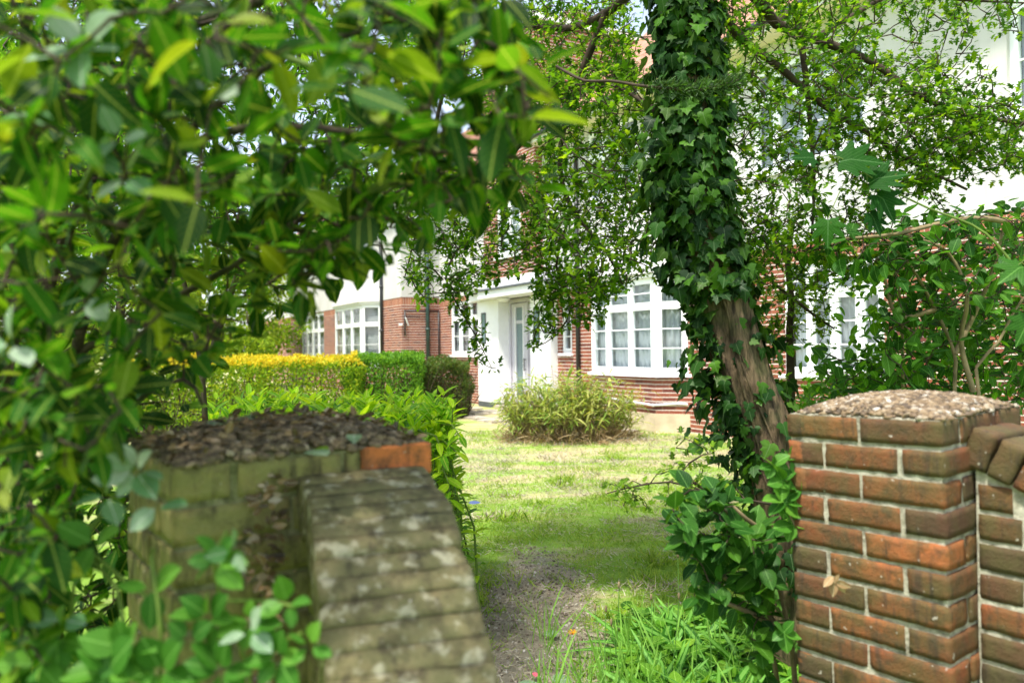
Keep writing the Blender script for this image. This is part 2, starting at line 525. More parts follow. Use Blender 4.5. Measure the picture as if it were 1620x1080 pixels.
def sample(poly, n, d0, d1):
    xs = [p[0] for p in poly]; ys = [p[1] for p in poly]; out = []
    while len(out) < n:
        x = random.uniform(min(xs), max(xs)); y = random.uniform(min(ys), max(ys))
        if inpoly(x, y, poly): out.append(P(x, y, random.uniform(d0, d1)))
    return out


def resample(pts, step):
    out = [np.asarray(pts[0], float)]
    for a, b in zip(pts, pts[1:]):
        a, b = np.asarray(a, float), np.asarray(b, float); n = max(1, int(np.linalg.norm(b - a) / step))
        out += [a + (b - a) * (i + 1) / n for i in range(n)]
    return out


def smooth_path(pts, step=.08):
    """Catmull-Rom through points"""
    p = [np.asarray(q, float) for q in pts]; p = [2 * p[0] - p[1]] + p + [2 * p[-1] - p[-2]]; out = []
    for i in range(1, len(p) - 2):
        n = max(2, int(np.linalg.norm(p[i + 1] - p[i]) / step))
        for k in range(n):
            t = k / n
            out.append(.5 * (2 * p[i] + (p[i + 1] - p[i - 1]) * t + (2 * p[i - 1] - 5 * p[i] + 4 * p[i + 1] - p[i + 2]) * t * t + (3 * p[i] - p[i - 1] - 3 * p[i + 1] + p[i + 2]) * t ** 3))
    out.append(p[-2]); return out


def grow(limbs, targets, step=.1, sag=.08):
    """join every target to the nearest wood grown so far; returns the new twigs as polylines"""
    cap = 60000; nodes = np.zeros((cap, 3)); n = 0
    for l in limbs:
        for q in resample(l, step): nodes[n] = q; n += 1
    T = np.array(targets); d = np.array([np.min(np.sum((nodes[:n] - t) ** 2, 1)) for t in T])
    out = []
    for t in T[np.argsort(d)]:
        i = int(np.argmin(np.sum((nodes[:n] - t) ** 2, 1))); a = nodes[i].copy(); L = np.linalg.norm(t - a)
        if L < .03: continue
        k = max(2, int(L / step) + 1); off = rv(1)[0] * L * .13; pl = [a]
        for j in range(1, k + 1):
            u = j / k; q = a + (t - a) * u + off * math.sin(math.pi * u) + np.array([0, 0, sag * L * math.sin(math.pi * u)])
            q = q + rng.normal(size=3) * step * .08
            pl.append(q)
            if n < cap: nodes[n] = q; n += 1
        out.append(pl)
    return out


def twig_tubes(mb, twigs, k=.010, rmin=.0014, rmax=.02, seg=5):
    for t in twigs:
        L = sum(np.linalg.norm(b - a) for a, b in zip(t, t[1:])); r = min(rmax, rmin * 1.6 + k * L)
        mb.tube(t, [r + (rmin - r) * i / (len(t) - 1) for i in range(len(t))], seg, cap=False)


def twig_leaves(twigs, gap, per, size, up=.8, spread=1., droop=0., out=.012, start=.25, jit=.25):
    pos, D, N = [], [], []
    for t in twigs:
        t = resample(t, gap); m = len(t)
        for i in range(m):
            if i < start * m and m > 2: continue
            tg = t[i] - t[max(0, i - 1)] if i else t[min(1, m - 1)] - t[0]
            tg = tg / (np.linalg.norm(tg) + 1e-9)
            k = per if per >= 1 else (1 if random.random() < per else 0)
            for _ in range(int(k)):
                r = rv(1)[0]; d = tg * .6 + r * spread; d[2] -= droop
                d /= np.linalg.norm(d) + 1e-9
                pos.append(t[i] + d * out + rng.normal(size=3) * gap * .2); D.append(d)
                N.append(rv(1)[0] * (1.2 - up) + np.array([-.15, -.15, up]))
    pos, D, N = map(np.array, (pos, D, N))
    return pos, D, N, size * (1 + jit * rng.normal(size=len(pos))).clip(.45, 1.6)


# ------------------------------------------------------------------ world and light
SUN = np.array([-.50, -.65, 0]); SUN = SUN / np.linalg.norm(SUN); EL = R(65)
sd = Vector((SUN[0] * math.cos(EL), SUN[1] * math.cos(EL), math.sin(EL)))
w = bpy.data.worlds.new('World'); S.world = w; w.use_nodes = True
sky = w.node_tree.nodes.new('ShaderNodeTexSky'); sky.sky_type = 'NISHITA'; sky.sun_disc = False
sky.sun_elevation = EL; sky.sun_rotation = math.atan2(sd.x, sd.y); sky.dust_density = 1.5
bg = w.node_tree.nodes['Background']; bg.inputs[1].default_value = .15
hs = w.node_tree.nodes.new('ShaderNodeHueSaturation'); hs.inputs['Saturation'].default_value = .62
w.node_tree.links.new(sky.outputs[0], hs.inputs['Color']); w.node_tree.links.new(hs.outputs[0], bg.inputs[0])
sl = bpy.data.lights.new('sun', 'SUN'); sl.energy = 2.9; sl.angle = R(5); sl.color = (1, .95, .86)
so = bpy.data.objects.new('sun', sl); C.objects.link(so); so.rotation_euler = sd.to_track_quat('Z', 'Y').to_euler()
S.view_settings.view_transform = 'Standard'; S.view_settings.look = 'None'
S.view_settings.exposure = 1.4; S.view_settings.gamma = 1

# ------------------------------------------------------------------ ground
g = MB()
xs = np.concatenate([[-400, -150, -60, -30], np.arange(-14, 14.1, .5), [30, 60, 150, 400]])
ys = np.concatenate([[-400, -100, -30, -8], np.arange(-2, 22.1, .5), [40, 80, 150, 400]])


def gz(x, y):
    k = max(0., 1 - math.hypot(x, y - 8) / 14)
    return .05 * k * noise.noise(Vector((x * .6, y * .6, 0)))


nx = len(xs)
g.add([(x, y, gz(x, y)) for y in ys for x in xs], [(j * nx + i, j * nx + i + 1, (j + 1) * nx + i + 1, (j + 1) * nx + i) for j in range(len(ys) - 1) for i in range(nx - 1)])
go = g.build('ground', M['ground'], smooth=True, uv=False); go['kind'] = 'structure'

# ------------------------------------------------------------------ the apartment building
TH = math.atan(665 / 1215.)
B0 = P(1038, 683, 13.497); B0[2] = 0
H = empty('apartment_building', B0, -(math.pi / 2 - TH), 'two storey block of flats with brick below, white render above and a white porch', 'building')
Z1, EV = 2.97, 6.08           # top of the brickwork, eaves
MAIN, WING = .4, -.8          # wall planes (local y)
XR = 11.0

# windows (hole list in local x, z): main wall
h_right = (2.5, 4.17, 1.07, 2.68); h_narrow = (-3.70, -3.27, 1.38, 2.62); h_pwin = (-9.66, -7.86, 1.33, 2.84)
h_ff_right = (1.95, 3.98, 4.12, 5.74); h_ff_bay = (-2.62, -.95, 4.46, 5.93); h_far = (5.76, 7.3, 4.02, 5.74)
h_gr_far = (6.4, 8.2, 1.07, 2.68)
door_h = (-6.3, -4.55, 0.06, 2.62)
mb = MB(); wall(mb, -10.4, XR, 0, Z1 - .22, MAIN, [h_right, h_narrow, h_pwin, h_gr_far, (-1.96 - .4, .4, .0, 2.75), (-7.45, -3.85, 0, 2.75)])
mb.build('brick_wall', M['brick'], H)
mb = MB(); wall(mb, -10.4, XR, Z1 - .22, Z1, MAIN, [(-1.96 - .4, .4, .0, Z1 + 1), h_pwin])
mb.build('soldier_course', M['soldier'], H)
mb = MB(); wall(mb, -10.4, XR, Z1, EV, MAIN - .012, [h_ff_right, h_ff_bay, h_far, (-7.05, -4.4, 3, 9)])
mb.quad((-10.4, MAIN - .012, Z1), (-10.4, MAIN, Z1), (XR, MAIN, Z1), (XR, MAIN - .012, Z1))
mb.build('render_wall', M['render'], H)
# wing: front, and the return wall that faces +x
h_wbay = (-15.9, -12.2, .9, 3.0); h_w2 = (-22.6, -18.9, 1.1, 3.0)
h_wff = (-15.2, -12.9, 4.5, 6.0); h_wff2 = (-22.0, -19.4, 4.5, 6.0)
WZ = 3.02
mb = MB(); wall(mb, -34, -10.4, 0, WZ - .22, WING, [(-16.2, -12.2, 0, 4), h_w2])
mb.quad((-10.4, WING, 0), (-10.4, MAIN, 0), (-10.4, MAIN, WZ - .22), (-10.4, WING, WZ - .22))
mb.build('brick_wall', M['brick'], H)
mb = MB(); wall(mb, -34, -10.4, WZ - .22, WZ, WING, [(-16.2, -12.2, 0, 4), h_w2])
mb.quad((-10.4, WING, WZ - .22), (-10.4, MAIN, WZ - .22), (-10.4, MAIN, WZ), (-10.4, WING, WZ))
mb.build('soldier_course', M['soldier'], H)
mb = MB(); wall(mb, -34, -10.388, WZ, EV, WING - .012, [h_wff, h_wff2])
mb.quad((-10.388, WING - .012, WZ), (-10.388, MAIN, WZ), (-10.388, MAIN, EV), (-10.388, WING - .012, EV))
mb.build('render_wall', M['render'], H)
# rear and ends, floors, so the rooms inside are dark
mb = MB(); mb.box(-34, XR, 8.6, 8.8, 0, EV); mb.box(XR - .15, XR - .002, .41, 8.6, 0, EV); mb.box(-34, -33.85, -.79, 8.6, 0, EV)
mb.build('rear_wall', M['render'], H)
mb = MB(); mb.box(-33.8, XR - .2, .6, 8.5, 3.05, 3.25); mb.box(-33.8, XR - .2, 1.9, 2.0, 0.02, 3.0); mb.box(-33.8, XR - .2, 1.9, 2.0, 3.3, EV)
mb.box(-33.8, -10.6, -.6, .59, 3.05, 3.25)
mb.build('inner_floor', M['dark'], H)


def window(px, py, rot, w, z0, z1, lights, tz=None, bars=1, fill='curtain', sill=True, frame=.055, name='window'):
    """a casement window: frame with casements, glazing bars; panes, curtain or blind, sill"""
    o = MB(); dep = .07; h = z1 - z0
    o.box(0, frame, 0, dep, 0, h); o.box(w - frame, w, 0, dep, 0, h)
    o.box(frame, w - frame, 0, dep, 0, frame); o.box(frame, w - frame, 0, dep, h - frame, h)
    xsplit = [0]; tot = sum(lights)
    for l in lights: xsplit.append(xsplit[-1] + l / tot)
    bx = [frame + (w - 2 * frame) * t for t in xsplit]; mul = .045
    rows = [(frame, h - frame)] if tz is None else [(frame, tz - z0 - mul / 2), (tz - z0 + mul / 2, h - frame)]
    if tz is not None: o.box(frame, w - frame, -.004, dep - .003, tz - z0 - mul / 2, tz - z0 + mul / 2)
    for b in bx[1:-1]: o.box(b - mul / 2, b + mul / 2, .003, dep - .006, frame, h - frame)
    pane = MB()
    for i in range(len(lights)):
        a = bx[i] + (mul / 2 if i else 0); b = bx[i + 1] - (mul / 2 if i < len(lights) - 1 else 0)
        for ri, (c, d) in enumerate(rows):
            k = .045 if b - a > .25 else .03
            y0, y1 = -.018, .045
            o.box(a, a + k, y0, y1, c, d); o.box(b - k, b, y0, y1, c, d); o.box(a + k, b - k, y0, y1, c, c + k); o.box(a + k, b - k, y0, y1, d - k, d)
            nb = bars if (ri == 0) else max(0, bars - 1)
            for q in range(nb):
                zz = c + k + (d - c - 2 * k) * (q + 1) / (nb + 1)
                o.box(a + k, b - k, .0, .036, zz - .010, zz + .010)
            pane.quad((a + k, .02, c + k), (b - k, .02, c + k), (b - k, .02, d - k), (a + k, .02, d - k))
    ob = o.build(name, M['upvc'], H); ob.location = (px, py, z0); ob.rotation_euler = (0, 0, rot)
    pane.build('pane', M['glass'], ob)
    if fill == 'curtain':
        c = MB(); n = int(w / .012); top = h - .03
        pr = [(.05 + (w - .1) * i / n, .16 + .016 * math.sin(i * .75 + 2 * math.sin(i * .13)) + .01 * math.sin(i * .21)) for i in range(n + 1)]
        c.add([(x, y, .03) for x, y in pr] + [(x, y, top) for x, y in pr], [(i, i + 1, n + 2 + i, n + 1 + i) for i in range(n)])
        c.build('net_curtain', M['curtain'], ob, smooth=True)
    elif fill == 'blind':
        c = MB(); z = .06
        while z < h - .05: c.quad((.06, .10, z), (w - .06, .10, z), (w - .06, .135, z + .028), (.06, .135, z + .028)); z += .05
        c.build('venetian_blind', M['blind'], ob)
    if sill:
        c = MB(); c.box(-.05, w + .05, -.11, .03, -.06, -.003); c.build('sill', M['upvc'], ob)
    return ob


window(2.5, MAIN + .05, 0, 1.67, 1.07, 2.68, [1, 1, 1, .8], 2.22, 2)
window(-3.70, MAIN + .05, 0, .43, 1.38, 2.62, [1], None, 3, 'curtain')
window(-9.66, MAIN + .05, 0, 1.80, 1.33, 2.84, [1, 1.15, .9], 2.35, 1, 'blind')
window(1.95, MAIN + .05, 0, 2.03, 4.12, 5.74, [.7, 1.0, 1.0, .7], 5.25, 1)
window(-2.62, MAIN + .05, 0, 1.67, 4.46, 5.93, [1, 1, 1], 5.4, 1)
window(5.76, MAIN + .05, 0, 1.54, 4.02, 5.74, [1, 1], 5.25, 1)
window(6.4, MAIN + .05, 0, 1.8, 1.07, 2.68, [1, 1, 1], 2.22, 2)
window(-22.6, WING + .05, 0, 3.7, 1.1, 3.0, [1, 1, 1, 1], 2.3, 1, 'blind')
window(-15.2, WING + .05, 0, 2.3, 4.5, 6.0, [1, 1, 1], 5.4, 1)
window(-22.0, WING + .05, 0, 2.6, 4.5, 6.0, [1, 1, 1], 5.4, 1)


def bay(x0, x1, yf, yw, sillz, tz, top, lights, fill, plinth, apex, mat_head):
    """canted bay: brick apron, three window faces, plastered flared roof up to the sill above"""
    d = yw - yf
    poly = [(x0 - d, yw), (x0, yf), (x1, yf), (x1 + d, yw)]
    def ring(mb, off, z0, z1):
        k = off * .4142
        p = [(x0 - d - off * 1.0 + k * 0, yw), (x0 - k, yf - off), (x1 + k, yf - off), (x1 + d + off, yw)]
        p = [(x0 - d - off * .7 - off * .4, yw), p[1], p[2], (x1 + d + off * .7 + off * .4, yw)]
        for a, b in zip(p, p[1:]): mb.quad((*a, z0), (*b, z0), (*b, z1), (*a, z1))
        mb.quad(*[(*q, z1) for q in p]); mb.quad(*[(*q, z0) for q in p[::-1]])
    if plinth:
        m = MB(); ring(m, .03, 0, plinth); m.build('plinth', M['cream_plinth'], H)
    m = MB(); ring(m, 0, plinth, sillz - .06); m.build('bay_apron', M['brick'], H)
    m = MB(); ring(m, .075, sillz - .06, sillz - .004); m.build('bay_sill', M['upvc'], H)
    L = d * math.sqrt(2)
    window(x0, yf + .012, 0, x1 - x0, sillz, top, lights, tz, 2 if fill == 'curtain' else 1, fill, False, .06, 'bay_window')
    window(x1 + .009, yf + .021, math.pi / 4, L - .02, sillz, top, [1], tz, 2 if fill == 'curtain' else 1, fill, False, .06, 'bay_window')
    window(x0 - d + .012, yw + .003, -math.pi / 4, L - .02, sillz, top, [1], tz, 1, fill, False, .06, 'bay_window')
    m = MB(); ring(m, .05, top + .003, top + .07); m.build('bay_head', M['white_paint'], H)
    # flared plaster roof (bell-cast)
    m = MB(); prof = [(.10, top + .072), (.09, top + .13), (-.02, top + .40), (-.12, top + .75), (-.2, apex)]
    rings = []
    for off, z in prof:
        t = max(0, -off) / .2
        k = off * .4142
        yy = yf - off if off > 0 else yf + t * (d - .02)
        ins = t * .35
        rings.append([(x0 - d - max(off, 0) + t * (d + .1), yw - .01, z), (x0 - k * (off > 0) + ins * .6, yy, z), (x1 + k * (off > 0) - ins * .6, yy, z), (x1 + d + max(off, 0) - t * (d + .1), yw - .01, z)])
    for a, b in zip(rings, rings[1:]):
        for i in range(3): m.quad(a[i], a[i + 1], b[i + 1], b[i])
    m.quad(*rings[-1]); m.quad(*rings[0][::-1])
    m.build('bay_roof', M['render'], H)


bay(-1.96, 0, 0, MAIN, 1.02, 2.22, 2.72, [.72, 1, .9], 'curtain', .32, 4.36, None)
bay(-15.6, -12.65, -1.3, WING, 1.0, 2.30, 2.92, [1, 1, 1], 'blind', 0, 4.40, None)

# stair tower above the porch
TX0, TX1, TY = -7.05, -4.4, .2
mb = MB(); tw = [(-6.35, -5.1, 3.75, 5.15), (-6.35, -5.1, 7.3, 8.5)]
wall(mb, TX0, TX1, 3.22, 9.0, TY, tw)
mb.quad((TX1, TY, 3.22), (TX1, 3.5, 3.22), (TX1, 3.5, 9.0), (TX1, TY, 9.0)); mb.quad((TX0, 3.5, 3.22), (TX0, TY, 3.22), (TX0, TY, 9.0), (TX0, 3.5, 9.0))
mb.build('stair_tower', M['brick'], H)
mb = MB(); mb.box(TX0 - .08, TX1 + .08, TY - .1, 3.6, 9.0, 9.16); mb.build('parapet', M['white_paint'], H); mb = MB(); mb.box(TX0 - .02, TX1 + .02, TY - .03, MAIN - .02, 3.02, 3.22); mb.build('stone_band', M['white_paint'], H)
window(-6.35, TY + .05, 0, 1.25, 3.75, 5.15, [1, 1], None, 3); window(-6.35, TY + .05, 0, 1.25, 7.3, 8.5, [1, 1], None, 2)

# porch: pillars, canopy, door
PY = .2
for (a, b, sx) in ((-7.45, -6.3, -7.1), (-4.7, -3.85, -4.42)):
    m = MB(); m.box(a, b, PY, MAIN + .3, .14, 2.72); po = m.build('porch_pillar', M['white_paint'], H)
    m = MB(); m.box(a - .004, b + .004, PY - .006, MAIN + .3, 0, .137); m.build('plinth', M['lead'], po)
    m = MB(); m.box(sx - .13, sx - .09, PY - .012, PY + .02, 1.62, 2.42); m.box(sx + .09, sx + .13, PY - .012, PY + .02, 1.62, 2.42)
    m.box(sx - .09, sx + .09, PY - .012, PY + .02, 1.62, 1.66); m.box(sx - .09, sx + .09, PY - .012, PY + .02, 2.38, 2.42); m.box(sx - .09, sx + .09, PY - .008, PY + .02, 2.0, 2.02)
    so_ = m.build('slit_window', M['black_pipe'], po)
    m = MB(); m.quad((sx - .09, PY - .004, 1.66), (sx + .09, PY - .004, 1.66), (sx + .09, PY - .004, 2.38), (sx - .09, PY - .004, 2.38)); m.build('pane', M['obscure'], so_)
m = MB()
m.prism([(-7.9, .38), (-7.8, .08), (-6.9, -.0), (-6.55, -.24), (-3.12, -.24), (-3.0, -.12), (-3.0, .38)], 2.73, 2.90)
m.build('porch_canopy', M['white_paint'], H)
m = MB(); m.prism([(-7.95, .38), (-7.86, .03), (-6.92, -.05), (-6.57, -.29), (-3.1, -.29), (-2.95, -.14), (-2.95, .38)], 2.903, 2.935)
m.add([(-7.9, .05, 2.936), (-6.5, -.26, 2.936), (-3.05, -.26, 2.936), (-3.3, .19, 3.04), (-7.7, .19, 3.04)], [(0, 1, 2, 3, 4)])
m.build('canopy_lead', M['lead'], H)
m = MB(); dy = MAIN + .16
m.box(-6.3, -6.22, dy - .06, dy + .06, .1, 2.72); m.box(-5.42, -5.36, dy - .06, dy + .06, .1, 2.68); m.box(-4.78, -4.7, dy - .06, dy + .06, .1, 2.68); m.box(-6.22, -4.78, dy - .06, dy + .06, 2.62, 2.72)
do = m.build('door_frame', M['grey_door'], H)
for (a, b, s0, s1) in ((-6.2, -5.44, .22, .58), (-5.34, -4.8, .14, .34)):
    m = MB(); m.box(a, a + s0, dy - .03, dy + .03, .12, 2.6); m.box(a + s1, b, dy - .03, dy + .03, .12, 2.6)
    m.box(a + s0, a + s1, dy - .03, dy + .03, .12, .3); m.box(a + s0, a + s1, dy - .03, dy + .03, 2.5, 2.6); m.box(a + s0, a + s1, dy - .03, dy + .03, 2.1, 2.18)
    dr = m.build('door', M['grey_door'], H)
    m = MB(); m.box(a + s0 - .01, a + s1 + .01, dy - .01, dy + .01, .3, 2.5); m.build('pane', M['obscure'], dr)
    if a < -6:
        m = MB()
        m.box(a + s0 - .035, a + s0 + .0, dy - .05, dy - .031, .28, 2.52); m.box(a + s1, a + s1 + .035, dy - .05, dy - .031, .28, 2.52); m.build('door_bead', M['white_paint'], dr)
        m = MB(); m.tube([(b - .06, dy - .09, .95), (b - .06, dy - .09, 1.25)], .012); m.tube([(b - .06, dy - .03, .98), (b - .06, dy - .09, .98)], .009); m.tube([(b - .06, dy - .03, 1.22), (b - .06, dy - .09, 1.22)], .009)
        m.build('handle', M['black_pipe'], dr)
m = MB(); m.box(-6.3, -4.7, PY - .15, dy + .06, 0, .1); m.build('doorstep', M['stone'], H)
m = MB(); pr = [(.0, 2.725), (.17, 2.72), (.19, 2.70), (.16, 2.66), (.09, 2.635), (0, 2.63)]
for (r0, z0), (r1, z1) in zip(pr, pr[1:]):
    for k in range(24):
        a0, a1 = 2 * math.pi * k / 24, 2 * math.pi * (k + 1) / 24; q = lambda r, a, z: (-5.85 + r * math.cos(a), .12 + r * math.sin(a) * .8, z)
        m.quad(q(r0, a0, z0), q(r0, a1, z0), q(r1, a1, z1), q(r1, a0, z1))
m.build('porch_lamp', M['white_paint'], H, smooth=True)

# roofs, soffits and gutters
def roof(x0, x1, ye, name='roof'):
    yr, zr = 4.5, 10.2; ze = EV + .12
    m = MB()
    m.quad((x0, ye, ze), (x1, ye, ze), (x1 - 3.2, yr, zr), (x0 + .0, yr, zr)); m.quad((x1, 9.2, ze), (x0, 9.2, ze), (x0, yr, zr), (x1 - 3.2, yr, zr)); m.quad((x1, ye, ze), (x1, 9.2, ze), (x1 - 3.2, yr, zr))
    m.quad((x0, 9.2, ze), (x0, ye, ze), (x0, yr, zr))
    m.build(name, M['tile'], H)
    m = MB(); m.box(x0, x1, ye + .06, 9.1, EV, EV + .03); m.build('soffit', M['cream'], H)
    m = MB(); m.box(x0, x1, ye + .03, ye + .055, EV - .02, EV + .13); m.build('fascia', M['white_paint'], H)
    m = MB(); m.tube([(x0, ye - .03, EV + .09), (x1, ye - .03, EV + .09)], .055, 10); m.build('gutter', M['black_pipe'], H, smooth=True)


roof(TX1 + .01, XR + .4, MAIN - .5); roof(-10.3, TX0 - .01, MAIN - .5)
roof(-34, -10.0, WING - .45)
m = MB(); m.box(-9.2, -8.0, 3.6, 4.3, 8.2, 11.4); m.build('chimney', M['brick'], H); m = MB(); m.box(4.0, 5.4, 3.8, 4.6, 9, 11.4); m.build('chimney', M['brick'], H)


def pipe(pts, r, mat, brackets=True, name='drainpipe'):
    m = MB()
    for a, b in zip(pts, pts[1:]): m.tube([a, b], r, 10)
    for p in pts[1:-1]:
        m.add(*ico(r * 1.25, p))
    if brackets:
        (x, y, z0), (_, _, z1) = pts[0], pts[-1]
        z = z0 + .6
        while z < z1 - .2: m.tube([(x, y, z), (x, y, z + .07)], r * 1.35, 10); z += 1.35
    return m.build(name, M[mat], H, smooth=True)


def ico(r, c, sub=1):
    t = (1 + 5 ** .5) / 2
    v = [(-1, t, 0), (1, t, 0), (-1, -t, 0), (1, -t, 0), (0, -1, t), (0, 1, t), (0, -1, -t), (0, 1, -t), (t, 0, -1), (t, 0, 1), (-t, 0, -1), (-t, 0, 1)]
    f = [(0, 11, 5), (0, 5, 1), (0, 1, 7), (0, 7, 10), (0, 10, 11), (1, 5, 9), (5, 11, 4), (11, 10, 2), (10, 7, 6), (7, 1, 8), (3, 9, 4), (3, 4, 2), (3, 2, 6), (3, 6, 8), (3, 8, 9), (4, 9, 5), (2, 4, 11), (6, 2, 10), (8, 6, 7), (9, 8, 1)]
    v = [tuple(np.array(p) / math.sqrt(1 + t * t)) for p in v]
    for _ in range(sub):
        c2 = {}; nf = []
        def mid(a, b):
            k = (min(a, b), max(a, b))
            if k not in c2:
                q = np.array(v[a]) + np.array(v[b]); v.append(tuple(q / np.linalg.norm(q))); c2[k] = len(v) - 1
            return c2[k]
        for a, b, d in f:
            x, y, z = mid(a, b), mid(b, d), mid(d, a); nf += [(a, x, z), (b, y, x), (d, z, y), (x, y, z)]
        f = nf
    return [tuple(np.array(p) * r + np.array(c)) for p in v], f


pipe([(-2.95, MAIN - .06, .1), (-2.95, MAIN - .06, EV)], .045, 'black_pipe')
pipe([(-10.33, -.02, .1), (-10.33, -.02, 5.9)], .06, 'green_pipe')
pipe([(-11.98, WING - .07, .1), (-11.98, WING - .07, EV)], .05, 'black_pipe')
pipe([(-10.36, -.72, 1.9), (-10.36, -.72, 2.62), (-10.36, .34, 2.62), (-10.36, .34, .9)], .022, 'black_pipe', False, 'small_pipe')
pipe([(-1.2, -.045, .52), (-.02, -.045, .47), (.30, .28, .50), (.42, .36, .49)], .022, 'white_paint', False, 'waste_pipe')
m = MB(); m.box(-10.39, -10.33, -.9, -.8, 2.2, 2.26); m.tube([(-10.35, -.62, 2.2), (-10.3, -.72, 2.42)], .02, 6); m.build('alarm_bracket', M['white_paint'], H)

# stone path along the front of the building
hx = lambda x, y, z=0: np.array(B0) + np.array([math.sin(TH) * x + math.cos(TH) * y, -math.cos(TH) * x + math.sin(TH) * y, z])
m = MB()
for i in range(26):
    x0 = -9.5 + i * .36
    for j in range(3):
        if random.random() < .22: continue
        y0 = -1.7 + j * .5; a = [hx(x0 + random.uniform(0, .06), y0 + random.uniform(0, .08), .035), hx(x0 + .33, y0 + random.uniform(0, .06), .035 + random.uniform(-.01, .02)), hx(x0 + .33 - random.uniform(0, .05), y0 + .46, .04), hx(x0, y0 + .46 - random.uniform(0, .08), .04)]
        m.add(a + [q - np.array([0, 0, .08]) for q in a], [(0, 1, 2, 3), (0, 4, 5, 1), (1, 5, 6, 2), (2, 6, 7, 3), (3, 7, 4, 0)])
po = m.build('path', M['stone']); po['kind'] = 'structure'


# ------------------------------------------------------------------ gate piers and garden walls
M['brick_r'] = garden_brick_mat('garden_brick', [(0, (.035, .025, .018)), (.2, (.10, .045, .022)), (.45, (.16, .055, .022)), (.75, (.24, .072, .024)), (.9, (.38, .115, .035)), (1, (.08, .06, .025))], .5, (.085, .075, .025))
M['brick_l'] = garden_brick_mat('mossy_brick', [(0, (.22, .20, .07)), (.5, (.33, .27, .09)), (1, (.36, .27, .10))], .9, (.20, .20, .065), msc=14)
M['brick_c'] = garden_brick_mat('mossy_coping_brick', [(0, (.24, .20, .095)), (1, (.29, .235, .11))], .8, (.13, .125, .05), msc=22, lichen=True)
M['brick_o'] = garden_brick_mat('orange_brick', [(0, (.50, .15, .04)), (1, (.55, .18, .05))], .0, (.3, .12, .05))


def mortar_mat(name, a, b):
    t = NT(name)
    c = t.mix(t.ramp(t.noise(35, 6, .7), [(.35, (0, 0, 0)), (.65, (1, 1, 1))]), a, b)
    c = t.mix(t.math('MULTIPLY', t.ramp(t.noise(16, 5, .7), [(.50, (0, 0, 0)), (.62, (1, 1, 1))]), .65), c, tuple(x * .3 for x in a))
    return t.done(t.bsdf(c, .95, .1, t.bump(t.noise(120, 5, .7), .8, .008)))


M['mortar'] = mortar_mat('lime_mortar', (.30, .28, .20), (.58, .55, .43))
M['mortar_l'] = mortar_mat('mossy_mortar', (.16, .17, .07), (.34, .32, .17))


def pebble_mat(name, stops):
    t = NT(name)
    c = t.ramp(t.island(), stops)
    return t.done(t.bsdf(t.mix(t.math('MULTIPLY', t.noise(120), .5), c, (.2, .15, .1)), .7, .35))


M['pebble'] = pebble_mat('pebbles', [(0, (.03, .02, .014)), (.3, (.11, .07, .035)), (.55, (.19, .125, .06)), (.8, (.27, .20, .115)), (.95, (.36, .32, .25)), (1, (.55, .52, .47))])
M['pebble_l'] = pebble_mat('dark_litter', [(0, (.03, .022, .014)), (.4, (.10, .075, .04)), (.75, (.22, .16, .085)), (.93, (.34, .24, .14)), (1, (.5, .43, .32))])


def bricks_face(mb, o, X, N, L, z0, z1, shift, cs=.075, bl=.212, skip=None, dep=.05, worn=True, cut0=None, cut1=None):
    """courses of single bricks on a face that runs L along X with outward normal N"""
    X, N, o = np.asarray(X), np.asarray(N), np.asarray(o); Zv = np.array([0, 0, 1.])
    nrow = int(round((z1 - z0) / cs))
    for r in range(nrow):
        z = z1 - (r + .5) * cs
        half = (r + shift) % 2
        cuts = [0.]
        x = bl * .5 if half else bl
        while x < L - .03: cuts.append(x); x += bl
        cuts.append(L)
        t0_ = cut0[r % 2] if cut0 else 0; t1_ = L - (cut1[r % 2] if cut1 else 0)
        for a, b in zip(cuts, cuts[1:]):
            a, b = max(a, t0_), min(b, t1_)
            if b - a < .03: continue
            j = .0045
            ja, jb = (-.003 if a < .001 else j), (-.003 if b > L - .001 else j)
            a, b = a + ja, b - jb
            c = o + X * ((a + b) / 2 + random.uniform(-.0015, .0015)) + Zv * (z + random.uniform(-.0015, .0015)) + N * (random.uniform(-.0025, .0025) - dep / 2 + .003)
            tl = random.uniform(-.008, .008); Xt = X * math.cos(tl) + Zv * math.sin(tl); Zt = Zv * math.cos(tl) - X * math.sin(tl)
            gbox(mb, c, Xt, N, Zt, (b - a) / 2, dep / 2, cs / 2 - .006)


def core(mb, c, X, Y, hx_, hy_, z0, z1):
    X, Y = np.asarray(X), np.asarray(Y); q = [np.asarray(c) + X * a * hx_ + Y * b * hy_ for a, b in ((-1, -1), (1, -1), (1, 1), (-1, 1))]
    mb.prism([(p[0], p[1]) for p in q], z0, z1)


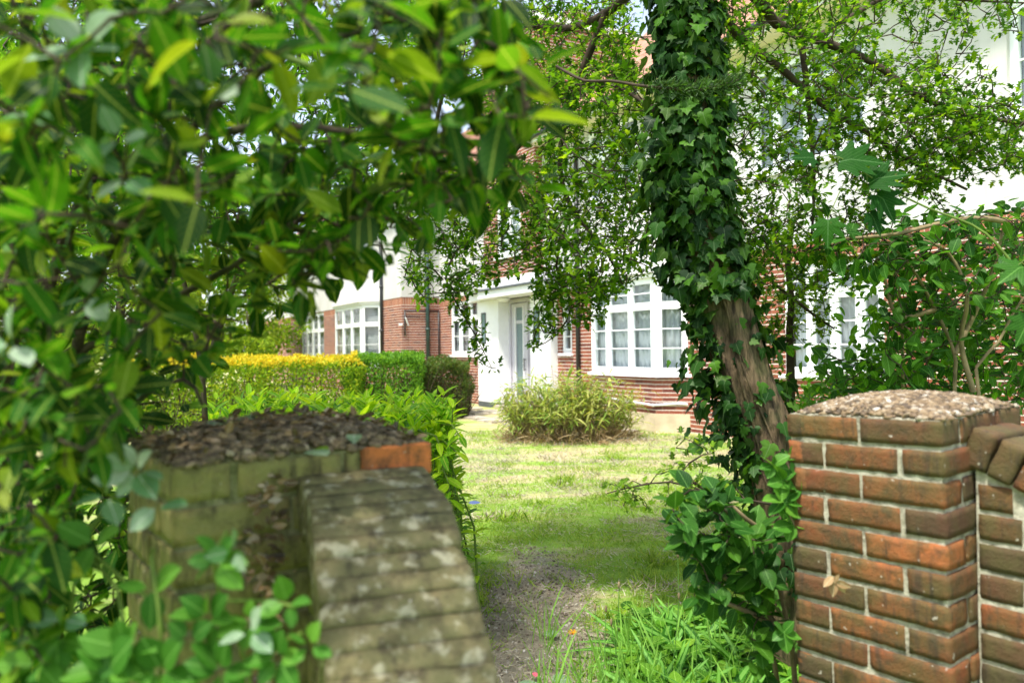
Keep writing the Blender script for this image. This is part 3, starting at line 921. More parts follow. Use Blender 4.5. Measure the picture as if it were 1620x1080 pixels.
def gate_pier(o, X, Y, wx, wy, top, matb, matm, matp, label, lean=0., npeb=1500, dome=.055, psz=(.007, .013), orange=False):
    """square brick pier with a domed pebble cap; o = the corner nearest the road, X towards it, Y away from it"""
    X = np.array([*X, 0.]); Y = np.array([*Y, 0.]); o = np.array([*o, 0.])
    root = empty('gate_pier', o, 0, label, 'gate pier')
    mb = MB(); z0 = .0
    n = int(top / .075); zb = top - n * .075
    bricks_face(mb, -X * wx, X, -Y, wx, zb, top, 0, bl=.2075, dep=.1, cut1=(0, .1035))                       # face towards -Y
    bricks_face(mb, np.zeros(3), Y, X, wy, zb, top, 1, dep=.1, cut0=(.1035, 0))                    # face towards +X
    bricks_face(mb, Y * wy - X * wx, -Y, -X, wy, zb, top, 1)
    bricks_face(mb, Y * wy, -X, Y, wx, zb, top, 0)
    b = mb.build('pier_bricks', matb, root, uv=False, smooth=True)
    mb = MB(); core(mb, -X * wx / 2 + Y * wy / 2, X, Y, wx / 2 - .003, wy / 2 - .003, 0, top - .004)
    mb.build('mortar', matm, root, uv=False)
    # cap
    mb = MB(); n = 14; vs = []
    hz = lambda a, b_: top - .004 + dome * (max(0, 1 - abs(2 * a - 1) ** 2.6) * max(0, 1 - abs(2 * b_ - 1) ** 2.6)) ** .7
    for i in range(n + 1):
        for j in range(n + 1):
            a, b_ = i / n, j / n; p = -X * wx * (1 - a) * .97 - X * .015 * wx + Y * wy * (.015 + .97 * b_); vs.append((p[0], p[1], hz(a, b_)))
    mb.add(vs, [(i * (n + 1) + j, (i + 1) * (n + 1) + j, (i + 1) * (n + 1) + j + 1, i * (n + 1) + j + 1) for i in range(n) for j in range(n)])
    cap = mb.build('cap_mortar', matm, root, smooth=True, uv=False)
    iv, ifc = ico(1, (0, 0, 0), 1); iv = np.array(iv); V = []; Fc = []
    for k in range(npeb):
        a, b_ = random.random(), random.random(); r = random.uniform(*psz)
        p = -X * wx * (1 - a) * .97 + Y * wy * (.015 + .97 * b_); p[2] = hz(a, b_) + r * .12
        sc = np.array([r * random.uniform(.8, 1.5), r * random.uniform(.7, 1.1), r * random.uniform(.45, .8)])
        q = np.array(Matrix.Rotation(random.uniform(0, 6.3), 3, 'Z') @ Matrix.Rotation(random.uniform(-.5, .5), 3, 'X'))
        V.append((iv * sc * (1 + .12 * rng.normal(size=(len(iv), 1)))) @ q.T + p); Fc += [tuple(i + k * len(iv) for i in f) for f in ifc]
    m2 = MB(); m2.v = [tuple(v) for v in np.concatenate(V)]; m2.f = Fc
    pb = m2.build('pebble_cap', matp, root, smooth=True, uv=False)
    root.rotation_euler = Matrix.Rotation(lean, 3, Y if False else Vector((0, 1, 0))).to_euler()
    return root


def ramp_wall(center, half, matb, matm, matc, label, name='garden_wall', thick=.07, hgt=.105, gap=.005, zmin=0.):
    """garden wall that follows centre points (x, y, top); brick-on-edge coping swept down along the top"""
    c0 = np.array([center[0][0], center[0][1], 0.]); root = empty(name, c0, 0, label, 'garden wall')
    path = smooth_path([np.array(c) - c0 for c in center], .02)
    # arc length
    s = [0]
    for a, b in zip(path, path[1:]): s.append(s[-1] + np.linalg.norm(b - a))
    s = np.array(s); path = np.array(path)
    at = lambda t: np.array([np.interp(t, s, path[:, k]) for k in range(3)])
    mb = MB(); t = .0; core_ = MB(); prev = None
    while t < s[-1] - thick * .5:
        p = at(t + thick / 2); tg = at(min(t + thick, s[-1])) - at(t); tg /= np.linalg.norm(tg)
        hd = np.array([tg[0], tg[1], 0]); hd = hd / (np.linalg.norm(hd) + 1e-9)
        if prev is not None and np.linalg.norm([tg[0], tg[1]]) < .25: hd = prev
        prev = hd
        side = np.cross(hd, [0, 0, 1.]); up = np.cross(side, tg)
        gbox(mb, p - up * (hgt / 2 + .012) + up * random.uniform(-.003, .003) + side * random.uniform(-.004, .004), tg, side, up, thick / 2 - gap, half, hgt / 2, .0035 if gap < .004 else .009)
        t += thick
    mb.build('coping', matc, root, uv=False, smooth=True)
    # wall body below: bricks in courses on both faces, cut to the sweep
    fb = MB(); cm = MB(); cs = .075; hp = path.copy()
    hl = [0]
    for a, b in zip(hp, hp[1:]): hl.append(hl[-1] + math.hypot(*(b - a)[:2]))
    hl = np.array(hl)
    ath = lambda t: np.array([np.interp(t, hl, hp[:, k]) for k in range(3)])
    for sg in (-1, 1):
        for r in range(20):
            z = 1.2975 - (r + .5) * cs; x = -.11 * (r % 2)
            while x < hl[-1]:
                a, b = max(0, x), min(x + .22, hl[-1]); x += .22
                # trim to below the coping
                while b - a > .02 and ath(b)[2] - hgt - .02 < z + cs / 2 - .006: b -= .01
                if b - a < .025 or z < zmin + .02: continue
                pa, pb_ = ath(a), ath(b); tg = (pb_ - pa) * np.array([1, 1, 0]); L = np.linalg.norm(tg)
                if L < .02: continue
                tg /= L; side = np.cross(tg, [0, 0, 1.]); c = (pa + pb_) / 2; c[2] = z
                gbox(fb, c + side * sg * (half - .04 + random.uniform(-.002, .002)), tg, side, np.array([0, 0, 1.]), L / 2 - .006, .026, cs / 2 - .0055)
    fb.build('wall_bricks', matb, root, uv=False, smooth=True)
    vs = []; fs = []
    for i, p in enumerate(hp):
        j = min(i + 1, len(hp) - 1); k = max(i - 1, 0); tg = (hp[j] - hp[k]) * np.array([1, 1, 0]); tg /= np.linalg.norm(tg) + 1e-9; side = np.cross(tg, [0, 0, 1.]) * (half - .018)
        zt = max(.01, p[2] - hgt * .9 - .02)  # bed under the coping
        vs += [(p - side) * np.array([1, 1, 0]), (p - side) * np.array([1, 1, 0]) + [0, 0, zt], (p + side) * np.array([1, 1, 0]) + [0, 0, zt], (p + side) * np.array([1, 1, 0])]
        if i: a = 4 * i; fs += [(a - 4 + k2, a - 4 + (k2 + 1) % 4, a + (k2 + 1) % 4, a + k2) for k2 in range(4)]
    n = len(vs); fs += [(0, 1, 2, 3), (n - 1, n - 2, n - 3, n - 4)]
    MB().add(vs, fs).build('mortar', matm, root, uv=False)
    return root


# right pier: its near corner from the photograph, leaning a touch
q0 = P(1492, 850, 1.87); XA = np.array([.60, -.80]); YA = np.array([.80, .60])
gate_pier((q0[0] + .034, q0[1]), XA, YA, .415, .47, 1.315, M['brick_r'], M['mortar'], M['pebble'], 'weathered red brick gate pier with a domed pebble top', lean=R(-1.6), npeb=3000, dome=.045, psz=(.0055, .0105))
cw = lambda s_, z: (*(np.array([q0[0], q0[1]]) + YA * .255 + XA * s_), z)
ramp_wall([cw(.012, 1.30), cw(.12, 1.262), cw(.24, 1.20), cw(.36, 1.12), cw(.5, 1.02), cw(.7, .93), cw(1.0, .86), cw(1.5, .84)], .115, M['brick_r'], M['mortar'], M['brick_r'], 'red brick garden wall with sloping coping beside the weathered pebble topped pier')
# left pier, overgrown, close to the lens
gate_pier((-.60, 1.36), (.6, -.8), (.8, .6), .40, .52, 1.30, M['brick_l'], M['mortar_l'], M['pebble_l'], 'moss covered brick gate pier under leaf litter with one orange brick', npeb=2600, dome=.05, psz=(.006, .013))
gp = [o for o in bpy.data.objects if o.name.startswith('gate_pier') and 'moss' in o.get('label', '')][0]
ob_ = MB(); Xl, Yl = np.array([.6, -.8, 0]), np.array([.8, .6, 0])
ob_.cbox(Yl * .44 - Xl * .035 + np.array([0, 0, 1.30 - .034]) + Xl * .012, Yl, Xl, np.array([0, 0, 1.]), .082, .035, .034, .005)
o_ = ob_.build('corner_brick', M['brick_o'], gp, uv=False); o_['label'] = 'bare orange corner brick'
ramp_wall([(-.305, 1.555, 1.27), (-.255, 1.45, 1.232), (-.21, 1.33, 1.163), (-.175, 1.23, 1.082), (-.15, 1.15, 1.0), (-.138, 1.09, .88), (-.132, 1.05, .72), (-.13, 1.035, .5), (-.129, 1.03, .25), (-.128, 1.027, .02)], .13, M['brick_l'], M['mortar_l'], M['brick_c'], 'mossy wing wall whose brick coping sweeps down beside the overgrown pier', gap=.0008, thick=.045)

# ------------------------------------------------------------------ leaf materials
L = {}
L['haw'] = leaf_mat('small_tree_leaf', [(.024, .075, .005), (.046, .14, .007), (.085, .21, .009), (.16, .33, .013), (.28, .42, .018)], .55, .5, .25)
L['ivy'] = leaf_mat('ivy_leaf', [(.006, .026, .005), (.010, .042, .006), (.016, .065, .007), (.030, .10, .009), (.08, .21, .014), (.05, .10, .016)], .25, .38, .3)
L['bush'] = leaf_mat('broad_leaf', [(.004, .032, .002), (.007, .055, .003), (.013, .09, .003), (.030, .16, .005), (.08, .26, .008), (.24, .30, .012)], .45, .42, .34)
L['bush2'] = leaf_mat('mid_leaf', [(.010, .05, .003), (.024, .11, .004), (.06, .19, .006), (.20, .36, .012)], .5, .5, .22)
L['laurel'] = leaf_mat('laurel_leaf', [(.06, .22, .01), (.17, .42, .012), (.34, .58, .015), (.48, .66, .025)], .5, .32, .4)
L['hedge'] = leaf_mat('hedge_leaf', [(.03, .11, .008), (.07, .22, .012), (.13, .32, .02), (.22, .42, .03)], .4, .45, .3)
L['hedge_y'] = leaf_mat('golden_leaf', [(.55, .42, .015), (.70, .52, .02), (.62, .52, .03), (.40, .46, .03)], .35, .5, .3)
L['hedge_yg'] = leaf_mat('yellow_green_leaf', [(.06, .17, .01), (.13, .30, .012), (.24, .40, .018), (.42, .48, .02)], .45, .5, .2)
L['hedge_d'] = leaf_mat('dark_hedge_leaf', [(.03, .07, .012), (.06, .13, .015), (.09, .17, .02), (.12, .11, .025)], .3, .5, .4)
L['bamboo'] = leaf_mat('bamboo_leaf', [(.10, .20, .02), (.22, .30, .04), (.38, .40, .08), (.55, .50, .16), (.16, .26, .03)], .35, .4, .4)
L['dead'] = leaf_mat('dead_blade', [(.18, .10, .045), (.36, .23, .11), (.50, .36, .20)], .2, .7, .2, 1.)
L['straw'] = leaf_mat('straw_blade', [(.22, .16, .08), (.46, .38, .22), (.62, .54, .34), (.70, .64, .48)], .2, .7, .2, 1.)
L['litter'] = leaf_mat('litter_leaf', [(.05, .032, .018), (.12, .075, .03), (.22, .13, .05), (.34, .22, .10), (.46, .40, .28)], .1, .7, .2, 1.)
L['tree'] = leaf_mat('far_tree_leaf', [(.05, .12, .008), (.12, .24, .012), (.22, .36, .02), (.34, .44, .03)], .45, .5, .3)
L['round'] = leaf_mat('round_leaf', [(.014, .06, .010), (.026, .11, .012), (.048, .16, .014), (.09, .24, .018)], .42, .38, .32)
L['bright'] = leaf_mat('bright_leaf', [(.05, .17, .01), (.10, .28, .012), (.16, .36, .015)], .5, .4, .4)
L['maple'] = leaf_mat('maple_leaf', [(.010, .055, .008), (.016, .08, .008), (.03, .12, .008)], .42, .5, .2)
L['pale'] = leaf_mat('pale_or_glint_leaf', [(.08, .22, .06), (.16, .30, .13), (.30, .42, .26), (.44, .52, .40)], .3, .4, .35, 1.2)  # own colour of fallen leaves; on creeper and shrub, gloss highlights painted in
L['creeper'] = leaf_mat('creeper_leaf', [(.035, .14, .014), (.07, .22, .02), (.14, .32, .03)], .35, .35, .4)
L['grass'] = leaf_mat('grass_blade', [(.10, .30, .015), (.18, .42, .025), (.28, .52, .04), (.42, .60, .08)], .45, .6, .1, 1.3)
L['tall'] = leaf_mat('tall_grass_blade', [(.04, .16, .01), (.09, .27, .015), (.18, .36, .03)], .4, .5, .3)
L['strap'] = leaf_mat('strap_leaf', [(.03, .13, .012), (.06, .22, .015), (.13, .33, .02)], .35, .4, .35)

# ------------------------------------------------------------------ ivy clad tree: trunk, limbs, crown, ivy
TD = 3.45
axis = smooth_path(PP([(1072, -420, TD), (1082, -120, TD), (1091, 0, TD), (1098, 150, TD), (1106, 300, TD), (1122, 400, TD), (1149, 500, TD), (1178, 600, TD), (1203, 665, TD), (1226, 745, TD), (1247, 850, TD), (1263, 1000, TD + .02), (1270, 1095, TD + .05)]), .04)
axis[-1][2] = -.05
TB = np.array([axis[-1][0], axis[-1][1], 0])
tree = empty('ivy_clad_tree', TB, 0, 'leaning tree with furrowed bark, its trunk wrapped in dark ivy', 'tree')
nA = len(axis); mb = MB(); seg = 40
for i, p in enumerate(axis):
    u = i / (nA - 1); r = .072 + .055 * u + (.05 * max(0, u - .9) / .1)
    for k in range(seg):
        w_ = 2 * math.pi * k / seg
        d = np.array([math.cos(w_), math.sin(w_), 0])
        q = Vector((math.cos(w_) * 2.2, math.sin(w_) * 2.2, p[2] * 1.1))
        h = noise.noise(q * 1.2) * .018 + (abs(noise.noise(Vector((math.cos(w_) * 5, math.sin(w_) * 5, p[2] * 2.2))))) * .03 + noise.noise(Vector((math.cos(w_) * 13, math.sin(w_) * 13, p[2] * 7))) * .008
        mb.v.append(tuple(p + d * (r + h)))
for i in range(nA - 1):
    for k in range(seg): mb.f.append((i * seg + k, (i + 1) * seg + k, (i + 1) * seg + (k + 1) % seg, i * seg + (k + 1) % seg))
mb.build('trunk', M['bark'], tree, smooth=True, world=True, uv=False)


def trunk_at(py):
    zs = np.array([a[2] for a in axis])[::-1]; z = P(1150, py, TD)[2]
    return np.array([np.interp(z, zs, np.array([a[k] for a in axis])[::-1]) for k in range(3)])


limb_px = [
    [(1085, -60, 3.5), (1150, -40, 3.7), (1200, 0, 3.9), (1228, 38, 4.0), (1290, 62, 4.0), (1380, 98, 4.0), (1450, 150, 4.0), (1540, 182, 4.0), (1622, 196, 4.0)],
    [(1085, 5, 3.5), (1140, 18, 3.7), (1165, 55, 3.8), (1240, 112, 3.9), (1300, 165, 3.9), (1380, 215, 4.0), (1450, 260, 4.1), (1530, 300, 4.1)],
    [(1228, 38, 4.0), (1258, 20, 4.1), (1272, 100, 4.1), (1282, 200, 4.2), (1288, 300, 4.2), (1282, 400, 4.2)],
    [(1085, -80, 3.5), (1020, -30, 3.9), (960, 20, 4.3), (900, 45, 4.6), (820, 40, 4.8), (740, 50, 5.0), (660, 80, 5.1)],
    [(960, 20, 4.3), (930, 90, 4.4), (900, 170, 4.5), (885, 260, 4.6), (905, 330, 4.6), (960, 400, 4.6), (985, 450, 4.6)],
    [(900, 170, 4.5), (850, 200, 4.7), (800, 260, 4.8), (770, 330, 4.8), (720, 400, 4.8)],
    [(1045, 180, 3.45), (1000, 150, 3.9), (950, 130, 4.1), (900, 140, 4.3)],
    [(720, 400, 4.8), (705, 440, 4.8), (728, 490, 4.8), (752, 530, 4.8), (778, 582, 4.8)],
    [(1290, 62, 4.0), (1340, 30, 4.1), (1420, -10, 4.2), (1520, 0, 4.2), (1620, 5, 4.2)],
    [(905, 330, 4.6), (880, 420, 4.6), (905, 480, 4.6), (880, 530, 4.6), (845, 550, 4.6)],
    [(740, 50, 5.0), (700, 150, 5.1), (680, 260, 5.1), (660, 360, 5.1), (640, 440, 5.1)],
]
limbs = [smooth_path(PP(l), .1) for l in limb_px]
for i, (l, r0) in enumerate(zip(limbs, [.036, .026, .022, .034, .024, .020, .016, .008, .018, .010, .018])):
    mb = MB(); mb.tube(l, [r0 * (1 - .75 * k / (len(l) - 1)) for k in range(len(l))], 8, False)
    mb.build('limb', M['twig'], tree, smooth=True, world=True, uv=False)
reg = [([(640, -60), (1000, -60), (1010, 140), (800, 180), (650, 150)], 650, 3.8, 6.0),
       ([(860, 110), (1030, 110), (1035, 430), (960, 470), (880, 470), (850, 300)], 640, 3.5, 5.8),
       ([(640, 250), (870, 250), (880, 420), (800, 440), (720, 470), (640, 480)], 500, 4.0, 5.8),
       ([(690, 430), (725, 420), (790, 585), (765, 590), (720, 520)], 40, 4.75, 4.85),
       ([(850, 420), (1010, 430), (950, 500), (900, 520), (845, 560), (835, 540)], 130, 4.2, 5.0),
       ([(1085, -50), (1420, -50), (1380, 110), (1290, 330), (1230, 430), (1140, 420), (1120, 150)], 560, 3.3, 5.0),
       ([(1290, 110), (1470, 90), (1570, 180), (1490, 300), (1340, 330)], 300, 3.6, 4.6),
       ([(1470, 180), (1625, 140), (1625, 290), (1560, 270), (1500, 260)], 110, 3.7, 4.4),
       ([(1400, -40), (1625, -40), (1625, 50), (1540, 60), (1430, 45)], 75, 3.9, 4.5),
       ([(1150, 320), (1400, 330), (1390, 430), (1290, 470), (1180, 450)], 110, 3.8, 4.8), ([(1380, 60), (1560, 90), (1600, 200), (1500, 340), (1400, 320)], 120, 3.6, 4.5)]
targ = [p for r_ in reg for p in sample(r_[0], int(r_[1] * 1.4), *r_[2:])]
# crown above the frame
targ += [np.array([random.uniform(-2.2, 3.6), random.uniform(3.2, 6.6), random.uniform(3.6, 4.8)]) for _ in range(180)]
tw = grow(limbs, targ, .09, .05)
mb = MB(); twig_tubes(mb, tw, .008, .0018, .012, 5)
mb.build('twigs', M['twig'], tree, smooth=True, world=True, uv=False)
p_, d_, n_, s_ = twig_leaves(tw, .050, 4, .038, .9, 1.1, .05, .012, .12)
leaves('crown', p_, d_, n_, s_, T_HAW, L['haw'], tree)

# ivy on the trunk
pos, D, N, sz = [], [], [], []
def ivy(n, y0, y1, a0, a1, o0, o1, s0=.036, s1=.078):
    for _ in range(n):
        py = random.uniform(y0, y1); c = trunk_at(py); a = R(random.uniform(a0, a1))   # 0 = towards the camera, 90 = to the left
        d = np.array([-math.sin(a), -math.cos(a), 0]); off = .085 + .035 * max(0, (py - 100) / 900) + random.uniform(o0, o1)
        pos.append(c + d * off); dn = np.array([0, 0, -1.]) + rng.normal(size=3) * .45 + d * .35
        D.append(dn); N.append(d + rng.normal(size=3) * .42 + np.array([0, 0, .35])); sz.append(random.uniform(s0, s1))
ivy(1900, -250, 470, -50, 140, -.02, .07); ivy(380, -100, 460, 30, 130, .03, .13); ivy(130, 200, 420, 50, 120, .07, .21)
ivy(480, -250, 450, -140, -30, -.01, .07); ivy(70, 430, 560, -130, -60, .0, .10); ivy(230, 440, 760, 45, 140, -.02, .07); ivy(70, 500, 760, 40, 110, .04, .15)
ivy(26, 480, 760, -60, 30, .0, .04); ivy(150, 640, 1000, -40, 140, -.02, .06); ivy(40, 560, 720, 55, 100, .12, .22); ivy(90, 600, 760, -140, -60, .0, .10)
leaves('ivy', pos, D, N, sz, T_IVY, L['ivy'], tree)
mb = MB()
for k in range(12):
    a = R(random.uniform(-80, 120)); y0 = random.uniform(650, 1050); y1 = random.uniform(-200, 350); pts = []
    for i in range(16):
        py = y0 + (y1 - y0) * i / 15; c = trunk_at(py); a += R(random.uniform(-9, 9)); rr = .092 + .035 * max(0, (py - 100) / 900) + .012 * random.random()
        pts.append(c + np.array([-math.sin(a), -math.cos(a), 0]) * rr)
    mb.tube(smooth_path(pts, .05), random.uniform(.003, .0065), 5, False)
mb.build('ivy_stems', M['bark'], tree, smooth=True, world=True, uv=False)

# conifer-like dead spray crossing the trunk
t0 = PP([(880, 105, 3.3), (925, 128, 3.2), (965, 128, 3.15), (1030, 138, 3.1), (1110, 142, 3.1), (1170, 128, 3.1)])
root = empty('yew_branch', t0[0], 0, 'thin brown branch with short needles crossing the ivy clad trunk', 'branch')
mb = MB(); mb.tube(smooth_path(t0, .05), .006, 6, False); mb.build('stem', M['twig'], root, smooth=True, world=True, uv=False)
q_ = smooth_path(t0[3:], .004); pp, dd, nn = [], [], []
for q in q_:
    for _ in range(9): pp.append(q + rng.normal(size=3) * .012); dd.append(rv(1)[0] + np.array([.5, 0, .2])); nn.append(rv(1)[0])
leaves('needles', pp, dd, nn, .04, T_LANCE, L['ivy'], root)

# ------------------------------------------------------------------ slim young tree beside it
pts = smooth_path(PP([(1250, 700, 5.0), (1251, 600, 5.0), (1249, 520, 5.0), (1252, 470, 5.0), (1246, 420, 5.0), (1255, 350, 5.0)]), .08)
base = np.array([pts[0][0], pts[0][1], 0])
yt = empty('young_tree', base, 0, 'slim dark stemmed young tree between the leaning trunk and the window', 'tree')
mb = MB(); mb.tube([base] + pts, [.036] + [.033 - .02 * i / len(pts) for i in range(len(pts))], 8, False)
lb = [pts] + [smooth_path(PP(l), .08) for l in ([(1252, 470, 5.0), (1215, 440, 4.9), (1180, 400, 4.8)], [(1251, 475, 5.0), (1300, 440, 5.0), (1350, 425, 5.0), (1390, 430, 5.0)], [(1249, 530, 5.0), (1220, 555, 4.9), (1190, 540, 4.9)], [(1252, 470, 5), (1290, 500, 4.9), (1320, 520, 4.9)])]
for l in lb[1:]: mb.tube(l, [.012 - .008 * i / len(l) for i in range(len(l))], 6, False)
mb.build('trunk', M['twig'], yt, smooth=True, world=True, uv=False)
tg = sample([(1140, 380), (1400, 400), (1400, 450), (1330, 470), (1250, 500), (1170, 480)], 130, 4.6, 5.4) + sample([(1255, 470), (1330, 490), (1300, 560), (1255, 540)], 22, 4.8, 5.1) + sample([(1170, 480), (1245, 500), (1240, 600), (1200, 600)], 45, 4.7, 5.2)
tw = grow(lb, tg, .09)
mb = MB(); twig_tubes(mb, tw, .006, .0014, .01, 4); mb.build('twigs', M['twig'], yt, smooth=True, world=True, uv=False)
p_, d_, n_, s_ = twig_leaves(tw, .05, 4, .042, .9, 1.1, .05, .012, .15)
leaves('crown', p_, d_, n_, s_, T_HAW, L['haw'], yt)

# low twig of the same kind reaching over the lawn, from the trunk
root = empty('hawthorn_shoot', trunk_at(790), 0, 'small leaved twig reaching left over the lawn from the leaning trunk', 'twig')
lb = [smooth_path(PP(l), .06) for l in ([(1235, 800, 3.35), (1180, 790, 3.2), (1120, 778, 3.1), (1060, 762, 3.05), (1000, 770, 3.0), (960, 780, 3.0)], [(1120, 778, 3.1), (1080, 745, 3.1), (1110, 720, 3.15)])]
mb = MB(); [mb.tube(l, [.007 - .005 * i / len(l) for i in range(len(l))], 6, False) for l in lb]
tg = sample([(960, 765), (1060, 735), (1180, 770), (1160, 810), (1060, 800), (980, 815)], 55, 2.95, 3.3) + sample([(1060, 700), (1130, 690), (1150, 770), (1080, 760)], 14, 3.1, 3.3)
tw = grow(lb, tg, .06); twig_tubes(mb, tw, .006, .0012, .006, 4); mb.build('stem', M['twig'], root, smooth=True, world=True, uv=False)
p_, d_, n_, s_ = twig_leaves(tw, .035, 3, .028, .9, 1., .05, .008, .1)
leaves('leaves', p_, d_, n_, s_, T_HAW, L['haw'], root)


# ------------------------------------------------------------------ hedges and shrubs
def hedge(label, corners, z1, mats, n, size, tm, top=None, rough=.08, core=True, rnd=.12, cat='hedge', name='clipped_hedge'):
    """corners: ground plan (x, y); leaves in a shell over a box with rounded shoulders, twiggy core inside"""
    c = np.mean([(*q, 0) for q in corners], 0); root = empty(name, c, 0, label, cat)
    n_ = len(corners); pos, D, N = [], [], []; tp = []
    per = [np.linalg.norm(np.subtract(corners[(i + 1) % n_], corners[i])) for i in range(n_)]
    xs = [q[0] for q in corners]; ys = [q[1] for q in corners]; cc = c[:2]
    top_area = abs(sum(corners[i][0] * corners[(i + 1) % n_][1] - corners[(i + 1) % n_][0] * corners[i][1] for i in range(n_))) / 2
    side_area = sum(per) * z1
    for k in range(n):
        if random.random() < top_area / (top_area + side_area) * 1.3:
            while True:
                x, y = random.uniform(min(xs), max(xs)), random.uniform(min(ys), max(ys))
                if inpoly(x, y, corners): break
            nn_ = np.array([0, 0, 1.]); q = np.array([x, y, z1])
        else:
            i = random.choices(range(n_), per)[0]; u = random.random(); a, b = np.array(corners[i]), np.array(corners[(i + 1) % n_])
            xy = a + (b - a) * u; o_ = xy - cc; e = (b - a) / per[i]; nrm_ = np.array([e[1], -e[0]])
            if nrm_ @ o_ < 0: nrm_ = -nrm_
            z = z1 * (1 - random.random() ** 1.0); q = np.array([*xy, z]); nn_ = np.array([*nrm_, .25])
            if z > z1 - rnd: q[:2] -= nrm_ * (z - z1 + rnd) ** 2 / rnd
        bumpy = noise.noise(Vector(q * 1.6)) * rough * 1.9 + noise.noise(Vector(q * 5)) * rough * .7
        q = q + nn_ * (bumpy - abs(random.gauss(0, rough * .8)))
        pos.append(q); D.append(nn_ * .5 + rv(1)[0] * .9 + np.array([0, 0, .3])); N.append(nn_ + rv(1)[0] * .8); tp.append(q[2] > z1 - .09 + .08 * noise.noise(Vector(q * 3)) + random.gauss(0, .035))
    pos, D, N, tp = map(np.array, (pos, D, N, tp)); sz_ = size * (1 + .25 * rng.normal(size=len(pos))).clip(.5, 1.6)
    if top:
        leaves('foliage', pos[~tp], D[~tp], N[~tp], sz_[~tp], tm, L[mats], root)
        t_ = leaves('new_growth', pos[tp], D[tp], N[tp], sz_[tp], tm, L[top], root)
    else: leaves('foliage', pos, D, N, sz_, tm, L[mats], root)
    if core:
        mb = MB()
        for k in range(60):
            while True:
                x, y = random.uniform(min(xs), max(xs)), random.uniform(min(ys), max(ys))
                if inpoly(x, y, corners): break
            b = np.array([x, y, 0]) * [1, 1, 0]
            for _ in range(5):
                e = b + np.array([random.gauss(0, .25), random.gauss(0, .25), random.uniform(.4, z1 - .05)]); mb.tube([b, (b + e) / 2 + rng.normal(size=3) * .05, e], [.012, .008, .003], 4, False)
        mb.build('branches', M['twig'], root, smooth=True, world=True, uv=False)
    return root


G = lambda px, d: tuple(P(px, 600, d)[:2])
hedge('dark rounded clipped bush beside the brick wall at the end of the hedge', [G(666, 16.0), G(742, 16.6), G(741, 18.2), G(680, 18.2), ], 1.22, 'hedge_d', 15000, .05, T_SMALL, rough=.10, rnd=.45, name='clipped_bush', cat='bush')
hedge('clipped mid green hedge between the golden hedge and the dark bush', [G(545, 14.6), G(668, 14.9), G(672, 16.4), G(560, 16.4)], 1.36, 'hedge', 19000, .052, T_SMALL, rough=.10, rnd=.3)
hedge('clipped hedge with a golden yellow top', [G(190, 13.4), G(420, 13.7), G(566, 14.3), G(570, 15.6), G(190, 15.2)], 1.34, 'hedge_yg', 34000, .052, T_SMALL, top='hedge_y', rough=.10, rnd=.16)

# cherry laurel hedge behind the left pier
lc = [G(330, 4.0), G(600, 3.75), G(718, 3.7), G(730, 4.5), G(690, 5.4), G(330, 5.4)]
c = np.mean([(*q, 0) for q in lc], 0); lau = empty('laurel_hedge', c, 0, 'bright glossy laurel hedge behind the mossy pier', 'hedge')
tw = []; lim = []
for k in range(300):
    while True:
        x, y = random.uniform(-2.2, .1), random.uniform(3.6, 5.5)
        if inpoly(x, y, lc): break
    b = np.array([x, y, .1]) + [rng.normal() * .1, rng.normal() * .1, 0]; e = np.array([x, y, random.uniform(.98, 1.20)]); tw.append([b, (b + e) / 2 + rng.normal(size=3) * .05, e])
for a in ([(660, 700, 4.0), (695, 725, 3.8), (710, 765, 3.7), (712, 790, 3.7)], [(680, 690, 4.0), (705, 700, 3.8), (722, 715, 3.7)], [(690, 670, 4.0), (715, 672, 3.8), (728, 690, 3.7)], [(660, 680, 4.0), (690, 690, 3.8), (700, 720, 3.7)]): tw.append(PP(a))
mb = MB(); [mb.tube(t, [.008, .006, .003, .002][:len(t)], 5, False) for t in tw]; mb.build('stems', M['green_shoot'], lau, smooth=True, world=True, uv=False)
pos, D, N, S_ = [], [], [], []
for t in tw:
    t = resample(t, .035); m = len(t)
    for i in range(m):
        if i < m * (.4 if t[-1][0] < -.5 else .2) and len(t) > 16: continue
        a = i * 2.4 + random.random(); tg = t[i] - t[i - 1]; tg /= np.linalg.norm(tg) + 1e-9; lift = .25 + 1.1 * (i / m) ** 3
        for kk in range(2 if i > m - 4 else 1):
            d = np.array([math.cos(a + kk * 2.2), math.sin(a + kk * 2.2), lift * .9 if tg[2] > 0 else -.4]); pos.append(t[i]); D.append(d + rng.normal(size=3) * .15); N.append(np.array([-.1, -.1, 1]) + tg * .4 + rng.normal(size=3) * .25); S_.append(random.uniform(.075, .12))
leaves('foliage', pos, D, N, S_, T_LAUREL, L['laurel'], lau)

